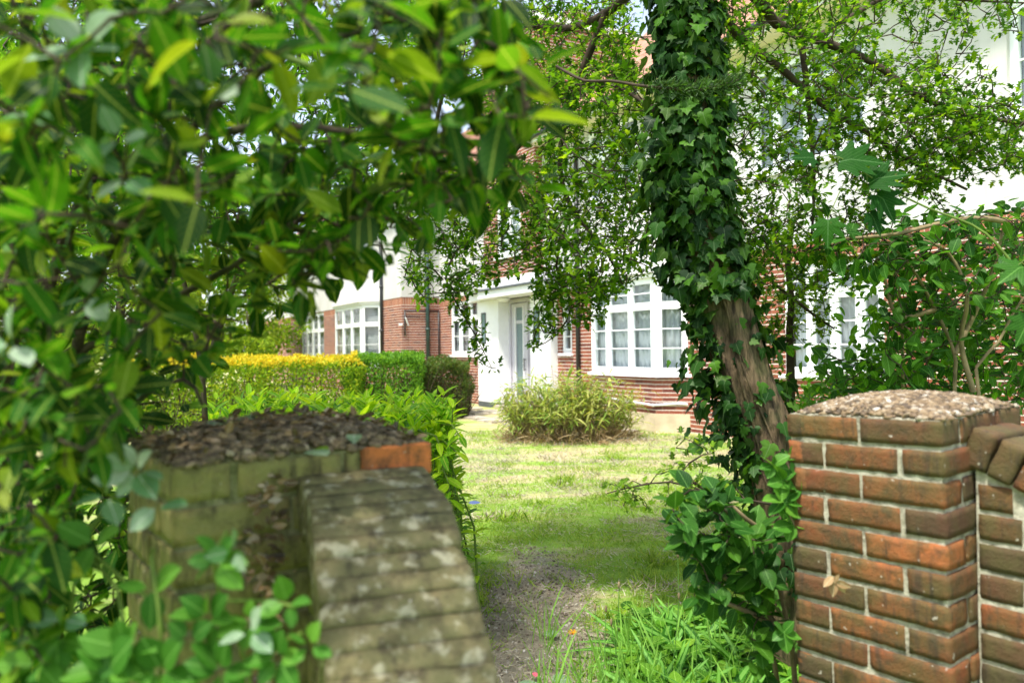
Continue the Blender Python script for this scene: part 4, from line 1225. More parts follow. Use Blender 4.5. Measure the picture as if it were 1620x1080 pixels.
# dwarf bamboo clump by the bay
bc = P(897, 676, 12.6); bc[2] = 0; bb = empty('bamboo_clump', bc, 0, 'yellow green dwarf bamboo clump with dry brown stems beside the bay', 'bamboo')
mb = MB(); pos, D, N, S_ = [], [], [], []; dp, dd_, dn = [], [], []
for k in range(430):
    a = random.uniform(0, 6.28); r = math.sqrt(random.random()); b = bc + np.array([math.cos(a) * r * .80, math.sin(a) * r * .6, 0]); ln = random.uniform(.55, 1.16) * (1.05 - .4 * r * r)
    e = b + np.array([math.cos(a) * r * .42, math.sin(a) * r * .35, ln]) + rng.normal(size=3) * .08; mid = (b + e) / 2 + np.array([0, 0, .08]); mb.tube([b, mid, e], [.005, .004, .002], 4, False)
    st = resample([b, mid, e], .05)
    for i, q in enumerate(st):
        u = i / len(st)
        if u > .38 and random.random() < .9:
            d = rv(1)[0]; d[2] = d[2] * .5 + .15; pos.append(q); D.append(d); N.append(np.array([0, 0, 1]) + rv(1)[0] * .5); S_.append(random.uniform(.12, .24))
        elif random.random() < .35: d = rv(1)[0]; d[2] = -.4; dp.append(q); dd_.append(d); dn.append(rv(1)[0])
mb.build('canes', M['pale_stem'], bb, smooth=True, world=True, uv=False)
leaves('foliage', pos, D, N, S_, T_LANCE, L['bamboo'], bb, aspect=rng.uniform(.8, 1.4, len(pos)))
for k in range(1500):
    a = random.uniform(0, 6.28); r = random.uniform(.5, 1.15); b = bc + np.array([math.cos(a) * r * .95, math.sin(a) * r * .7 - .1, random.uniform(.0, .35) * (1.3 - r)])
    dp.append(b); dd_.append(np.array([math.cos(a) * .8, math.sin(a) * .8, random.uniform(-.5, .5)]) + rng.normal(size=3) * .5); dn.append(rv(1)[0])
leaves('dry_stems', dp, dd_, dn, rng.uniform(.12, .32, len(dp)), T_LANCE, L['dead'], bb, aspect=rng.uniform(.25, .6, len(dp)))

# ------------------------------------------------------------------ overgrown shrub in the foreground on the left
bx = np.array([-1.25, 1.9, 0])
sh = empty('tall_shrub', bx, 0, 'tall dark green broad leaved shrub filling the left foreground over the mossy pier', 'shrub')
stems_px = [
    [(60, 1180, 1.9), (40, 900, 1.9), (45, 650, 1.9), (85, 430, 1.85), (170, 230, 1.8), (250, 60, 1.75), (300, -120, 1.7)],
    [(90, 1100, 1.9), (90, 800, 1.85), (120, 560, 1.7), (170, 400, 1.6), (250, 270, 1.5), (340, 170, 1.4), (450, 90, 1.35), (600, 40, 1.3)],
    [(250, 270, 1.5), (330, 215, 1.45), (450, 200, 1.4), (560, 210, 1.35), (690, 240, 1.3), (830, 250, 1.25)],
    [(20, 1100, 1.7), (0, 700, 1.6), (30, 480, 1.5), (10, 250, 1.45), (40, 50, 1.4), (60, -150, 1.35)],
    [(170, 400, 1.6), (130, 300, 1.2), (200, 180, 1.1), (230, 80, 1.05), (260, -80, 1.0)],
    [(120, 560, 1.7), (260, 480, 1.7), (370, 420, 1.7), (470, 350, 1.65), (560, 330, 1.6)],
    [(250, 60, 1.75), (420, 0, 1.6), (600, -30, 1.5), (760, 60, 1.35), (850, 110, 1.25)],
    [(90, 800, 1.85), (200, 650, 1.7), (290, 600, 1.6), (320, 640, 1.5)],
    [(450, 90, 1.35), (560, 130, 1.25), (660, 190, 1.2), (740, 260, 1.15)],
]
lb = [smooth_path(PP(l), .06) for l in stems_px]
for l, r0 in zip(lb, [.022, .018, .010, .015, .008, .010, .012, .010, .006]):
    mb = MB(); mb.tube(l, [r0 * (1 - .7 * k / (len(l) - 1)) for k in range(len(l))], 8, False)
    mb.build('stem', M['thinbark' if r0 > .009 else 'green_shoot'], sh, smooth=True, world=True, uv=False)
reg = [([(-40, -60), (640, -60), (640, 120), (420, 260), (300, 330), (-40, 420)], 330, .85, 2.2),
       ([(-40, 300), (330, 260), (300, 500), (200, 620), (-40, 700)], 220, 1.0, 2.1),
       ([(-40, 600), (230, 600), (190, 690), (110, 800), (80, 1100), (-40, 1100)], 330, 1.0, 2.2),
       ([(560, -40), (800, -40), (870, 130), (850, 240), (640, 300), (560, 200)], 130, .95, 1.7),
       ([(420, 220), (830, 200), (840, 300), (700, 330), (600, 420), (480, 460), (420, 420)], 190, 1.2, 2.0),
       ([(280, 330), (470, 250), (560, 420), (500, 460), (400, 500), (340, 600), (260, 600)], 100, 1.2, 2.0), ([(90, 680), (290, 640), (270, 1100), (90, 1100)], 190, 1.75, 2.5)]
targ = [p for r_ in reg for p in sample(*r_)]
# crown above and to the left, outside the frame: it shades the piers
targ += [np.array([random.uniform(-2.9, -.3), random.uniform(.3, 2.3), random.uniform(2.0, 3.2)]) for _ in range(300)]
tw = grow(lb, targ, .07, .04)
mb = MB(); twig_tubes(mb, tw, .006, .0016, .008, 5); mb.build('twigs', M['twig'], sh, smooth=True, world=True, uv=False)
p_, d_, n_, s_ = twig_leaves(tw, .034, 2, .052, .7, 1.0, .12, .008, .25, .32)
keep = (p_[:, 1] > .72)
leaves('foliage', p_[keep], d_[keep], n_[keep], s_[keep], T_OVAL, L['bush'], sh)

# finer leaved shrub behind it
b2 = P(330, 900, 4.4); b2[2] = 0
sh2 = empty('small_leaved_shrub', b2, 0, 'twiggy small leaved shrub behind the broad leaved one, in front of the golden hedge', 'shrub')
lb = [smooth_path(PP(l), .08) for l in ([(330, 900, 4.4), (320, 600, 4.4), (280, 400, 4.4), (230, 200, 4.4), (200, 0, 4.4)], [(320, 600, 4.4), (380, 420, 4.4), (430, 260, 4.3), (470, 100, 4.3), (500, -60, 4.3)], [(380, 420, 4.4), (470, 330, 4.3), (560, 260, 4.3), (640, 180, 4.3)], [(300, 500, 4.4), (180, 380, 4.5), (60, 300, 4.6)])]
mb = MB(); [mb.tube(l, [.020 - .014 * k / len(l) for k in range(len(l))], 7, False) for l in lb]; mb.build('branches', M['thinbark'], sh2, smooth=True, world=True, uv=False)
reg = [([(-20, -60), (640, -60), (660, 200), (560, 330), (440, 300), (300, 400), (-20, 420)], 1250, 2.5, 5.0), ([(220, 300), (460, 250), (480, 400), (400, 470), (250, 420)], 210, 2.8, 4.7), ([(480, 200), (680, 160), (650, 330), (540, 400), (480, 380)], 170, 2.8, 4.6), ([(-20, 420), (200, 420), (180, 700), (-20, 760)], 120, 4.0, 5.0)]
tw = grow(lb, [p for r_ in reg for p in sample(*r_)], .1)
mb = MB(); twig_tubes(mb, tw, .006, .0016, .012, 4); mb.build('twigs', M['twig'], sh2, smooth=True, world=True, uv=False)
p_, d_, n_, s_ = twig_leaves(tw, .045, 3, .046, .8, 1.1, .05, .012, .15)
leaves('foliage', p_, d_, n_, s_, T_SMALL, L['bush2'], sh2)

# ------------------------------------------------------------------ creeper over the left pier
b3 = P(80, 1150, 1.25)
cr = empty('creeper', (b3[0], b3[1], 0), 0, 'trailing creeper with green oval leaves, some coloured pale for their gloss, in front of the mossy pier', 'creeper')
mb = MB()
for l in ([(110, 1200, 1.2), (110, 1000, 1.18), (130, 870, 1.15), (190, 770, 1.12), (215, 735, 1.1)], [(130, 870, 1.15), (185, 930, 1.12), (195, 1000, 1.08)], [(140, 870, 1.15), (200, 920, 1.12), (240, 950, 1.1), (262, 1000, 1.1)], [(250, 1180, 1.05), (255, 1010, 1.05), (240, 880, 1.08), (245, 870, 1.08)],
          [(410, 1200, 1.1), (390, 1050, 1.1), (350, 950, 1.1), (340, 880, 1.08), (360, 840, 1.08)], [(350, 950, 1.1), (420, 950, 1.08), (470, 960, 1.06)], [(390, 1050, 1.1), (440, 1020, 1.05), (480, 1000, 1.03)], [(60, 1200, 1.1), (70, 1040, 1.1), (90, 980, 1.1)]):
    mb.tube(smooth_path(PP(l), .03), .0030, 6, False)
mb.build('stems', M['green_shoot'], cr, smooth=True, world=True, uv=False)
CL = {'pale': ([], [], [], []), 'creeper': ([], [], [], [])}  # pale clusters: glossy highlights put into the leaf colour
for (px, py, d, n, kind, sz0) in [(215, 745, 1.10, 7, 'pale', .058), (170, 785, 1.12, 3, 'pale', .05), (250, 800, 1.1, 3, 'pale', .05), (150, 860, 1.13, 3, 'creeper', .058), (345, 885, 1.06, 6, 'creeper', .05), (370, 870, 1.05, 3, 'pale', .035), (330, 975, 1.06, 7, 'creeper', .05), (400, 985, 1.06, 7, 'creeper', .05), (455, 955, 1.06, 4, 'creeper', .045), (440, 1040, 1.04, 6, 'creeper', .05),
                                  (200, 1025, 1.04, 7, 'creeper', .065), (170, 1060, 1.03, 5, 'creeper', .065), (255, 1060, 1.04, 6, 'creeper', .06), (350, 1060, 1.04, 7, 'creeper', .05), (395, 1000, 1.03, 3, 'pale', .04), (90, 1010, 1.1, 5, 'creeper', .055), (100, 980, 1.08, 2, 'pale', .05), (240, 930, 1.08, 3, 'creeper', .055), (490, 1020, 1.02, 4, 'creeper', .04), (300, 1010, 1.05, 4, 'creeper', .05), (60, 1050, 1.08, 6, 'creeper', .055),
                                  (130, 75, .92, 5, 'pale', .068), (335, 140, .98, 3, 'pale', .05), (190, 220, .95, 3, 'pale', .05), (200, 280, .95, 4, 'pale', .045), (20, 545, .95, 3, 'pale', .06), (140, 470, 1.1, 3, 'pale', .05), (55, 180, .95, 3, 'pale', .05)]:
    q = P(px, py, d); a0 = random.random() * 6
    for i in range(n):
        a = a0 + i * 6.28 / n + random.uniform(-.3, .3); r = random.uniform(.5, 1)
        dv = np.array([math.cos(a), -.35, math.sin(a) * .9 + .1]); l = CL[kind]
        l[0].append(q + dv * .006); l[1].append(dv); l[2].append(np.array([-.1, -.55, .75]) + rng.normal(size=3) * .3); l[3].append(sz0 * random.uniform(.6, 1.0))
for k, (a, b, c_, d_) in CL.items():
    m1 = np.array([p[2] < 1.52 for p in a])
    for nm, par, msk in (('leaves', cr, m1), ('glint_leaves', sh, ~m1)):
        if msk.sum(): leaves(nm, np.array(a)[msk], np.array(b)[msk], np.array(c_)[msk], np.array(d_)[msk], T_ROUND, L[k], par)

# dead leaves caught between the pier and the coping, and on the pier top
pos, N = [], []
for _ in range(420):
    u = random.random(); z = 1.27 - .62 * u; k = random.random()
    q = np.array([-.445, 1.475, 0]) + np.array([.07, -.30, 0]) * u + np.array([.05, .04, 0]) * rng.normal() * .25 - np.array([.03, .02, 0]) * k; q[2] = z; pos.append(q); N.append(rv(1)[0] + [0, -.5, .5])
for _ in range(520):
    a, b = random.random(), random.random(); q = np.array([-.60, 1.36, 0]) + np.array([-.6, .8, 0]) * .40 * a + np.array([.8, .6, 0]) * .52 * b
    q[2] = 1.303 + .05 * (max(0, 1 - abs(2 * a - 1) ** 2.6) * max(0, 1 - abs(2 * b - 1) ** 2.6)) ** .7 + .008; pos.append(q); N.append(rng.normal(size=3) * .45 + [0, 0, 1])
k = len(pos); ll = leaves('leaf_litter', pos, rng.normal(size=(k, 3)) * [1, 1, .3], N, rng.uniform(.012, .034, k), T_SMALL, L['litter']); ll['kind'] = 'stuff'

# ------------------------------------------------------------------ shrubs on the right behind the brick pier
rc = P(1500, 900, 3.9); rc[2] = 0
rs = empty('broad_leaved_shrub', rc, 0, 'open branched shrub with oval leaves standing behind the red brick pier', 'shrub')
lb = [smooth_path(PP(l), .06) for l in ([(1510, 900, 3.8), (1510, 620, 3.8), (1510, 560, 3.8), (1480, 490, 3.8), (1440, 420, 3.7), (1400, 380, 3.6)], [(1510, 560, 3.8), (1540, 500, 3.8), (1570, 430, 3.7), (1590, 350, 3.6)], [(1548, 900, 3.7), (1548, 620, 3.7), (1545, 580, 3.7), (1580, 540, 3.7), (1600, 500, 3.7), (1620, 470, 3.7)],
                                             [(1540, 620, 3.7), (1520, 540, 3.7), (1530, 470, 3.6), (1500, 400, 3.6), (1430, 370, 3.5)], [(1480, 490, 3.8), (1420, 500, 3.8), (1400, 440, 3.8)], [(1590, 350, 3.6), (1540, 345, 3.5), (1480, 355, 3.5), (1420, 370, 3.5), (1370, 375, 3.5), (1310, 380, 3.5)], [(1428, 900, 4.0), (1428, 600, 4.0), (1425, 480, 4.0), (1410, 400, 4.0)])]
mb = MB(); [mb.tube(l, [.014 - .009 * k / len(l) for k in range(len(l))], 7, False) for l in lb]; mb.build('branches', M['pale_stem'], rs, smooth=True, world=True, uv=False)
reg = [([(1290, 340), (1625, 330), (1625, 420), (1400, 430), (1290, 400)], 150, 3.3, 4.0), ([(1380, 380), (1625, 380), (1625, 480), (1560, 500), (1420, 520), (1390, 450)], 190, 3.4, 4.6), ([(1400, 480), (1500, 470), (1480, 620), (1400, 620)], 170, 3.5, 4.8), ([(1300, 560), (1470, 560), (1480, 640), (1300, 640)], 90, 4.0, 4.8), ([(1480, 480), (1640, 480), (1640, 640), (1480, 640)], 340, 4.2, 5.6), ([(1560, 340), (1700, 300), (1800, 640), (1600, 640)], 170, 3.6, 5.0)]
tw = grow(lb, [p for r_ in reg for p in sample(*r_)], .08)
mb = MB(); twig_tubes(mb, tw, .006, .0016, .008, 5); mb.build('twigs', M['twig'], rs, smooth=True, world=True, uv=False)
p_, d_, n_, s_ = twig_leaves(tw, .040, 1, .070, .9, 1.0, .0, .01, .25)
leaves('foliage', p_, d_, n_, s_, T_OVAL2, L['round'], rs)
m_ = rng.random(len(p_)) < .75
leaves('young_leaves', p_[m_] + rng.normal(size=(m_.sum(), 3)) * .08 + [0, .3, 0], d_[m_], n_[m_], s_[m_] * .85, T_OVAL2, L['bright'], rs)

lc_ = P(1340, 600, 5.2); lc_[2] = 0
lo = empty('low_green_bush', lc_, 0, 'low bright green bush under the right hand window', 'bush')
lb = [[lc_ + np.array([random.gauss(0, .1), random.gauss(0, .1), 0]), lc_ + np.array([random.uniform(-.5, .5), random.uniform(-.4, .4), .8])] for _ in range(9)]
mb = MB(); [mb.tube(l, .007, 5, False) for l in lb]
tg = sample([(1262, 610), (1300, 590), (1380, 565), (1420, 590), (1420, 700), (1262, 700)], 260, 4.7, 6.0)
tw = grow(lb, tg, .08); twig_tubes(mb, tw, .005, .0015, .006, 4); mb.build('branches', M['green_shoot'], lo, smooth=True, world=True, uv=False)
p_, d_, n_, s_ = twig_leaves(tw, .045, 2, .06, 1., 1., 0, .01, .3)
leaves('foliage', p_, d_, n_, s_, T_OVAL2, L['bright'], lo)

# sycamore shoots
for nm, pts_, lab, leafs, mt in (('sycamore_shoot', [(1640, 470, 2.75), (1560, 370, 2.8), (1470, 330, 2.85), (1410, 300, 2.85), (1330, 250, 2.85)], 'sycamore shoot with large dark lobed leaves in front of the white wall',
                                  [(1325, 255, .15, .2), (1372, 290, .13, .5), (1290, 250, .09, 2.9), (1385, 305, .12, 5.4), (1310, 345, .10, 4.6), (1375, 335, .09, 5.2)], 'maple'),
                                 ('sycamore_shoot', [(1660, 640, 2.5), (1645, 560, 2.5), (1625, 470, 2.5), (1610, 420, 2.5)], 'sycamore shoot with light green lobed leaves at the right edge above the brick pier',
                                  [(1622, 420, .10, 3.4), (1628, 500, .10, 4.1), (1645, 400, .10, .6), (1640, 455, .09, 5.5)], 'round')):
    base = P(*pts_[0]); root = empty(nm, (base[0], base[1], 0), 0, lab, 'shoot')
    l = smooth_path(PP(pts_), .05); mb = MB(); mb.tube([np.array([l[0][0], l[0][1], .0])] + l, [.008] + [.006 - .004 * k / len(l) for k in range(len(l))], 6, False)
    pos, D, N, S_ = [], [], [], []
    for (px, py, sz0, a) in leafs:
        q = P(px, py, pts_[2][2]); nearest = min(l, key=lambda t: np.linalg.norm(t - q)); mb.tube([nearest, (nearest + q) / 2 + [0, 0, .01], q], .0018, 5, False)
        pos.append(q); D.append([math.cos(a), -.2, math.sin(a) - .25]); N.append([-.2 + random.gauss(0, .25), -.75, .6]); S_.append(sz0)
    mb.build('stem', M['green_shoot'], root, smooth=True, world=True, uv=False)
    leaves('leaves', pos, D, N, S_, T_MAPLE, L[mt], root)

# shrub in front of the trunk, rounded leaves on brown stems
fc = P(1262, 1120, 2.45); fc[2] = 0
fs_ = empty('round_leaved_shrub', fc, 0, 'young shrub with rounded leaves on brown stems leaning left beside the red brick pier', 'shrub')
lb = [smooth_path(PP(l), .05) for l in ([(1262, 1200, 2.5), (1255, 1040, 2.5), (1240, 960, 2.5), (1222, 900, 2.5), (1190, 850, 2.5), (1140, 800, 2.5), (1115, 775, 2.5)], [(1245, 1020, 2.5), (1215, 970, 2.5), (1160, 925, 2.5), (1125, 895, 2.5), (1085, 870, 2.5)], [(1240, 1000, 2.5), (1190, 970, 2.45), (1140, 950, 2.4), (1100, 930, 2.4)], [(1222, 900, 2.5), (1215, 850, 2.45), (1180, 820, 2.4), (1160, 800, 2.4)],
                                             [(1200, 1140, 2.5), (1230, 1080, 2.5), (1215, 1020, 2.5), (1200, 1000, 2.5)])]
mb = MB(); [mb.tube(l, [.011 - .0075 * k / len(l) for k in range(len(l))], 7, False) for l in lb]; mb.build('stems', M['pale_stem'], fs_, smooth=True, world=True, uv=False)
reg = [([(1062, 790), (1130, 760), (1220, 850), (1230, 930), (1120, 890), (1070, 840)], 60, 2.3, 2.7), ([(1075, 860), (1200, 880), (1250, 960), (1200, 980), (1090, 950)], 45, 2.3, 2.7), ([(1180, 980), (1255, 960), (1270, 1080), (1190, 1080)], 16, 2.35, 2.6)]
tw = grow(lb, [p for r_ in reg for p in sample(*r_)], .05)
mb = MB(); twig_tubes(mb, tw, .006, .0014, .004, 5); mb.build('twigs', M['twig'], fs_, smooth=True, world=True, uv=False)
p_, d_, n_, s_ = twig_leaves(tw, .034, 2, .062, 1.0, 1.0, .0, .008, .15)
leaves('foliage', p_, d_, n_, s_, T_ROUND, L['round'], fs_)

# glossy sprig beside the pier
gs = P(1285, 900, 2.2); root = empty('privet_sprig', (gs[0], gs[1], 0), 0, 'sprig of glossy oval leaves pressed against the left edge of the red brick pier', 'sprig')
lb = [smooth_path(PP(l), .04) for l in ([(1278, 1150, 2.25), (1276, 1000, 2.25), (1270, 900, 2.22), (1262, 840, 2.2), (1240, 800, 2.2), (1235, 775, 2.2)], [(1262, 840, 2.2), (1250, 770, 2.2), (1225, 735, 2.2)], [(1262, 800, 2.2), (1255, 770, 2.2), (1262, 740, 2.2)])]
mb = MB(); [mb.tube(l, .0032, 6, False) for l in lb]; mb.build('stems', M['pale_stem'], root, smooth=True, world=True, uv=False)
pos, D, N, S_ = [], [], [], []
for (px, py, n, sz0) in ((1240, 790, 8, .06), (1222, 735, 7, .05), (1258, 725, 4, .045), (1262, 780, 6, .06), (1255, 830, 6, .06), (1238, 760, 5, .055), (1240, 1000, 5, .05)):
    q = P(px, py, 2.2); a0 = random.random() * 6
    for i in range(n): a = a0 + i * 6.28 / n; pos.append(q); D.append([math.cos(a), -.3, math.sin(a)]); N.append(np.array([-.2, -.5, .8]) + rng.normal(size=3) * .3); S_.append(sz0 * random.uniform(.8, 1.2))
leaves('leaves', pos, D, N, S_, T_ROUND, L['creeper'], root)

# ------------------------------------------------------------------ lawn grass, weeds
def inlawn(x, y):
    lx = math.sin(TH) * (x - B0[0]) - math.cos(TH) * (y - B0[1]); ly = math.cos(TH) * (x - B0[0]) + math.sin(TH) * (y - B0[1])
    return ly < -.15
cos_d = lambda q: math.cos(TH) * (q[:, 0] - B0[0]) + math.sin(TH) * (q[:, 1] - B0[1]) + .15
n = 0; pos, D, N, S_ = [], [], [], []; tsoil = lambda x, y: math.hypot((x - .08) / .46, (y - 4.2) / 1.6) + 1.3 * noise.noise(Vector((x * 3, y * 3, 2))) * .6
while n < 60000:
    y = 2.9 + 11 * random.random() ** 1.35; x = random.uniform(-.16, .32) * y
    if not inlawn(x, y) or tsoil(x, y) < .75 and random.random() < .86: continue
    if noise.noise(Vector((x * 2.2, y * 1.2, 5))) < -.25 and random.random() < .6: continue
    pos.append((x, y, gz(x, y) - .004)); n += 1
pos = np.array(pos)
D = rng.normal(size=(n, 3)) * [.75, .75, .2] + [0, 0, .75]; N = rv(n)
tuft = np.array([max(0, noise.noise(Vector((q[0] * 2.6, q[1] * 2.6, 7)))) ** 1.5 for q in pos])
wallside = np.clip(1 - np.abs(cos_d(pos)) / .35, 0, 1)
sz_ = rng.uniform(.022, .055, n) * (1 + pos[:, 1] * .03) * (1 + 2.2 * tuft + 1.2 * wallside)
T_BLADE = (np.array([(-.5, 0, 0), (.5, 0, 0), (.3, .6, .05), (0, 1, .16), (-.3, .6, .05)], float) * [.10, 1, 1], [(0, 1, 2, 3, 4)])
dry = np.array([noise.noise(Vector((q[0] * 1.1, q[1] * 2.2, 4))) + (min(q[1], 10) - 8.2) * .10 + random.gauss(0, .22) > .08 for q in pos])
for msk, mt in ((~dry, 'grass'), (dry, 'straw')):
    lg = leaves('lawn_grass' if mt == 'grass' else 'dry_grass', pos[msk], D[msk] * ([1, 1, 1] if mt == 'grass' else [1, 1, .5]), N[msk], sz_[msk], T_BLADE, L[mt]); lg['kind'] = 'stuff'
# dry clippings lying on the grass
n = 15000; y = 3.0 + 10 * rng.random(n) ** 1.2; x = rng.uniform(-.15, .32, n) * y
m_ = np.array([inlawn(a, b) and noise.noise(Vector((a * 1.6, b * 3.2, 9))) > -.05 or tsoil(a, b) < 1.0 and random.random() < .35 for a, b in zip(x, y)])
pos = np.stack([x, y, np.array([gz(a, b) for a, b in zip(x, y)]) + .012 + .02 * rng.random(n)], 1)[m_]; k = len(pos)
cl = leaves('grass_clippings', pos, np.stack([rng.normal(size=k), rng.normal(size=k), rng.normal(size=k) * .18], 1), rng.normal(size=(k, 3)) * .3 + [0, 0, 1], rng.uniform(.018, .05, k), T_BLADE, L['straw']); cl['kind'] = 'stuff'
# crumbs of soil and small stones on the bare patch
iv, ifc = ico(1, (0, 0, 0), 0); iv = np.array(iv); mb = MB(); k = 0
while k < 2600:
    y = random.uniform(2.7, 6); x = random.uniform(-.4, .9)
    if tsoil(x, y) > .95: continue
    r = random.uniform(.003, .010) * random.uniform(.6, 1.5); mb.add([tuple(np.array(p) * r * rng.uniform(.6, 1.2, 3) + [x, y, gz(x, y) + r * .3]) for p in iv], ifc); k += 1
sc_ = mb.build('soil_crumbs', pebble_mat('soil_crumb', [(0, (.10, .075, .055)), (.5, (.30, .24, .18)), (.85, (.48, .41, .33)), (1, (.66, .62, .56))]), uv=False, smooth=True); sc_['kind'] = 'stuff'
# tall grass at the foot of the opening
pos, D, S_ = [], [], []
for _ in range(44):
    q = P(random.choice([random.uniform(850, 1010), random.uniform(960, 1260)]), 1040, random.uniform(2.9, 3.9)); q[2] = 0
    for _ in range(random.randint(6, 16)): pos.append(q + rng.normal(size=3) * [.04, .04, 0]); D.append(np.array([0, 0, 1.]) + rng.normal(size=3) * [.28, .28, .1]); S_.append(random.uniform(.08, .34))
k = len(pos); tg_ = leaves('tall_grass', pos, D, rv(k), S_, tmpl_oval(.03, 4, .2, .3), L['tall'], aspect=rng.uniform(.5, 1.2, k)); tg_['kind'] = 'stuff'
# strap leaved clumps and broad weeds under the tree
pos, D, S_ = [], [], []
for _ in range(60):
    q = P(random.uniform(1010, 1275), random.uniform(980, 1080), random.uniform(2.85, 3.9)); q[2] = 0; 
    for _ in range(random.randint(7, 13)): a = random.uniform(0, 6.28); pos.append(q); D.append([math.cos(a), math.sin(a), random.uniform(.4, 1.4)]); S_.append(random.uniform(.16, .34))
k = len(pos); gc = leaves('ground_cover', pos, D, rng.normal(size=(k, 3)) * .3 + [0, -.3, 1], S_, tmpl_oval(.09, 5, .2, .55), L['strap'], aspect=rng.uniform(.8, 1.6, k)); gc['kind'] = 'stuff'
pos, D, S_ = [], [], []
for _ in range(260):
    q = P(random.uniform(980, 1275), random.uniform(960, 1080), random.uniform(3.0, 4.2)); q[2] = random.uniform(.0, .12)
    for _ in range(4): a = random.uniform(0, 6.28); pos.append(q); D.append([math.cos(a), math.sin(a), random.uniform(.1, .8)]); S_.append(random.uniform(.04, .10))
k = len(pos); wd = leaves('weeds', pos, D, rng.normal(size=(k, 3)) * .3 + [0, -.2, 1], S_, T_OVAL2, L['hedge']); wd['kind'] = 'stuff'

# plantain seed heads: countable
def seed_head(px, py, d, h, lab):
    q = P(px, py, d); q[2] = 0; r = empty('plantain_stalk', q, 0, lab, 'plant', 'plantain stalks in the long grass')
    mb = MB(); top = np.array([random.gauss(0, .04), random.gauss(0, .03), h]); mb.tube([(0, 0, 0), top * .5 + [.01, 0, 0], top], .0016, 5, False); mb.build('stem', M['stem'], r, smooth=True, uv=False)
    v, f = ico(1, (0, 0, 0), 1); MB().add([tuple(np.array(p) * [.006, .006, .016] + top + [0, 0, .012]) for p in v], f).build('seed_head', M['pale_stem'], r, smooth=True, uv=False)
for i in range(9): seed_head(random.uniform(940, 1130), 1050, random.uniform(3.1, 3.7), random.uniform(.3, .48), 'thin plantain stalk with a brown seed head in the long grass before the trunk')
# dandelion
q = P(905, 945, 3.75); q[2] = 0; r = empty('dandelion', q, 0, 'single orange yellow dandelion at the edge of the bare soil', 'flower')
mb = MB(); mb.tube([(0, 0, 0), (.01, 0, .06), (.0, 0, .11)], .002, 5, False); mb.build('stem', M['stem'], r, smooth=True, uv=False)
mb = MB()
for k in range(26):
    a = k * 2.4; rr = .006 + .014 * (k % 3) / 2; d = np.array([math.cos(a), math.sin(a), .55 - .2 * (k % 3)]); s2 = np.array([-math.sin(a), math.cos(a), 0]) * .003; o_ = np.array([0, 0, .11])
    mb.quad(o_ + s2 * .4, o_ + d * .022 + s2, o_ + d * .024, o_ + d * .022 - s2, o_ - s2 * .4)
mb.build('flower', M['petal'], r, uv=False)


def fallen(px, py, d, z, sz0, mat, lab, cat='leaf', name='fallen_leaf', a=None):
    q = P(px, py, d); q[2] = z; a = random.random() * 6 if a is None else a
    o = leaves(name, [q], [[math.cos(a), math.sin(a), .05]], [[.1, -.25, 1]], [sz0], T_OVAL2, mat)
    o.data.transform(Matrix.Translation(-Vector(q))); o.location = q
    return tag(o, lab, cat)
fallen(858, 922, 3.95, .03, .10, L['pale'], 'large pale fallen leaf on the bare soil near the dandelion', a=.3)
fallen(812, 995, 3.35, .025, .13, L['pale'], 'long pale fallen leaf on the soil close to the mossy coping', a=.2)
fallen(872, 985, 3.4, .03, .12, L['pale'], 'pale fallen leaf on the soil at the edge of the long grass', a=.5)
fallen(862, 1010, 3.3, .03, .07, L['dead'], 'brown curled fallen leaf on the soil by the long grass')
fallen(845, 968, 3.5, .03, .05, M['pink'], 'small pink petal on the bare soil', 'petal', 'petal')
fallen(740, 752, 7.2, .06, .12, M['blue'] if 'blue' in M else simple('blue_scrap', (.06, .09, .20), .6), 'small blue scrap lying on the lawn beside the laurel hedge', 'litter', 'plastic_scrap', a=.1)
for px, py, d, z, s0, mt, lb_ in ((335, 672, 1.56, 1.352, .075, 'pale', 'pale grey leaf lying on the left part of the mossy pier top'), (405, 668, 1.62, 1.358, .085, 'pale', 'pale leaf lying at the back of the mossy pier top'), (490, 728, 1.40, 1.318, .07, 'pale', 'pale green leaf lying at the front of the mossy pier top'), (560, 704, 1.5, 1.335, .05, 'pale', 'small pale leaf lying beside the orange corner brick'), (520, 725, 1.42, 1.318, .045, 'hedge_yg', 'yellow green leaf lying at the front of the mossy pier top'), (440, 640, 1.65, 1.36, .05, 'dead', 'brown dead leaf standing on the mossy pier top')):
    fallen(px, py, d, z, s0, L[mt], lb_)
# dead ivy tuft stuck to the right pier
q = P(1330, 915, 1.99); r = empty('dead_tuft', q, 0, 'withered brown leaf tuft stuck to the face of the red brick pier', 'leaf')
leaves('leaves', [q + rng.normal(size=3) * .004 - np.array([.03, .02, 0]) * .6 for _ in range(5)], [[-.3, -.2, -1], [.4, 0, -.8], [-.6, -.2, -.5], [.2, -.3, .6], [.5, -.2, -.2]], [[-.6, -.7, .2]] * 5, [.05, .04, .04, .025, .04], T_OVAL, L['dead'], r)

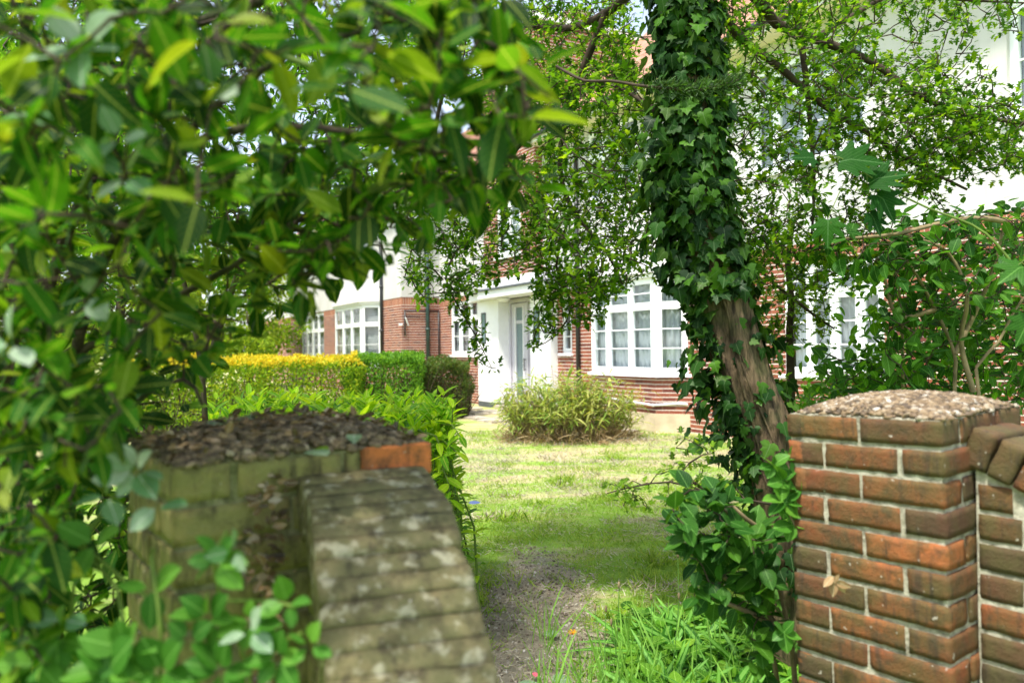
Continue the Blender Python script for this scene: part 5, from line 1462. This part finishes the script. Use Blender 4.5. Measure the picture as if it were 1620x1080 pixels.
# ------------------------------------------------------------------ background trees
def big_tree(px, d, h, rad, lab, n=9000, z0=.12, size=.17, mat='tree'):
    q = P(px, 560, d); q[2] = 0; r = empty('garden_tree', q, 0, lab, 'tree', 'trees beyond the hedge')
    mb = MB(); mb.tube([q, q + [0, 0, h * .25], q + [.1, .1, h * .55], q + [0, 0, h * .8]], [.16, .12, .08, .03], 8, False)
    bl = []
    for k in range(46):
        a = random.uniform(0, 6.28); z = h * random.uniform(z0 + .03, .97); rr = rad * random.uniform(.2, 1.) * math.sqrt(max(.05, 1 - ((z / h - .5) / .55) ** 2)); c_ = q + np.array([math.cos(a) * rr, math.sin(a) * rr, z]); bl.append((c_, random.uniform(.35, .75)))
        s0 = q + np.array([0, 0, max(.3, z - rr * .7)]); mb.tube([s0, (s0 + c_) / 2 + [0, 0, .1], c_], [.035, .022, .008], 5, False)
    mb.build('trunk', M['thinbark'], r, smooth=True, world=True, uv=False)
    pos, D, N = [], [], []
    for k in range(n):
        c_, rr = random.choice(bl); v = rv(1)[0]; u = random.random() ** .45; pos.append(c_ + v * rr * u * np.array([1.25, 1.25, .8])); D.append(v + rv(1)[0] * .8 - [0, 0, .3]); N.append(v * .6 + [0, 0, .7] + rv(1)[0] * .6)
    leaves('crown', pos, D, N, size * rng.uniform(.6, 1.3, n), T_SMALL, L[mat], r)
big_tree(30, 15, 7.5, 2.3, 'bright leafy tree at the far left edge beyond the shrubs', 9000)
big_tree(190, 21, 9.5, 3.0, 'tall bright green tree beyond the golden hedge', 10000)
big_tree(310, 27, 8.5, 2.8, 'light green tree behind the golden hedge, left of the yellow one', 9000)
big_tree(395, 32, 6.2, 2.3, 'yellow green small tree next to the far end of the building', 8000, mat='hedge_yg')
big_tree(90, 34, 12, 4.0, 'tallest tree, farthest back at the left', 9000, size=.26)
# low shrubs beyond the hedge
hedge('loose green hedge beyond the golden hedge at the far left', [G(-80, 17), G(420, 21), G(430, 23), G(-80, 19)], 1.9, 'tree', 9000, .13, T_SMALL, rough=.25, rnd=.4, core=False, name='garden_hedge')
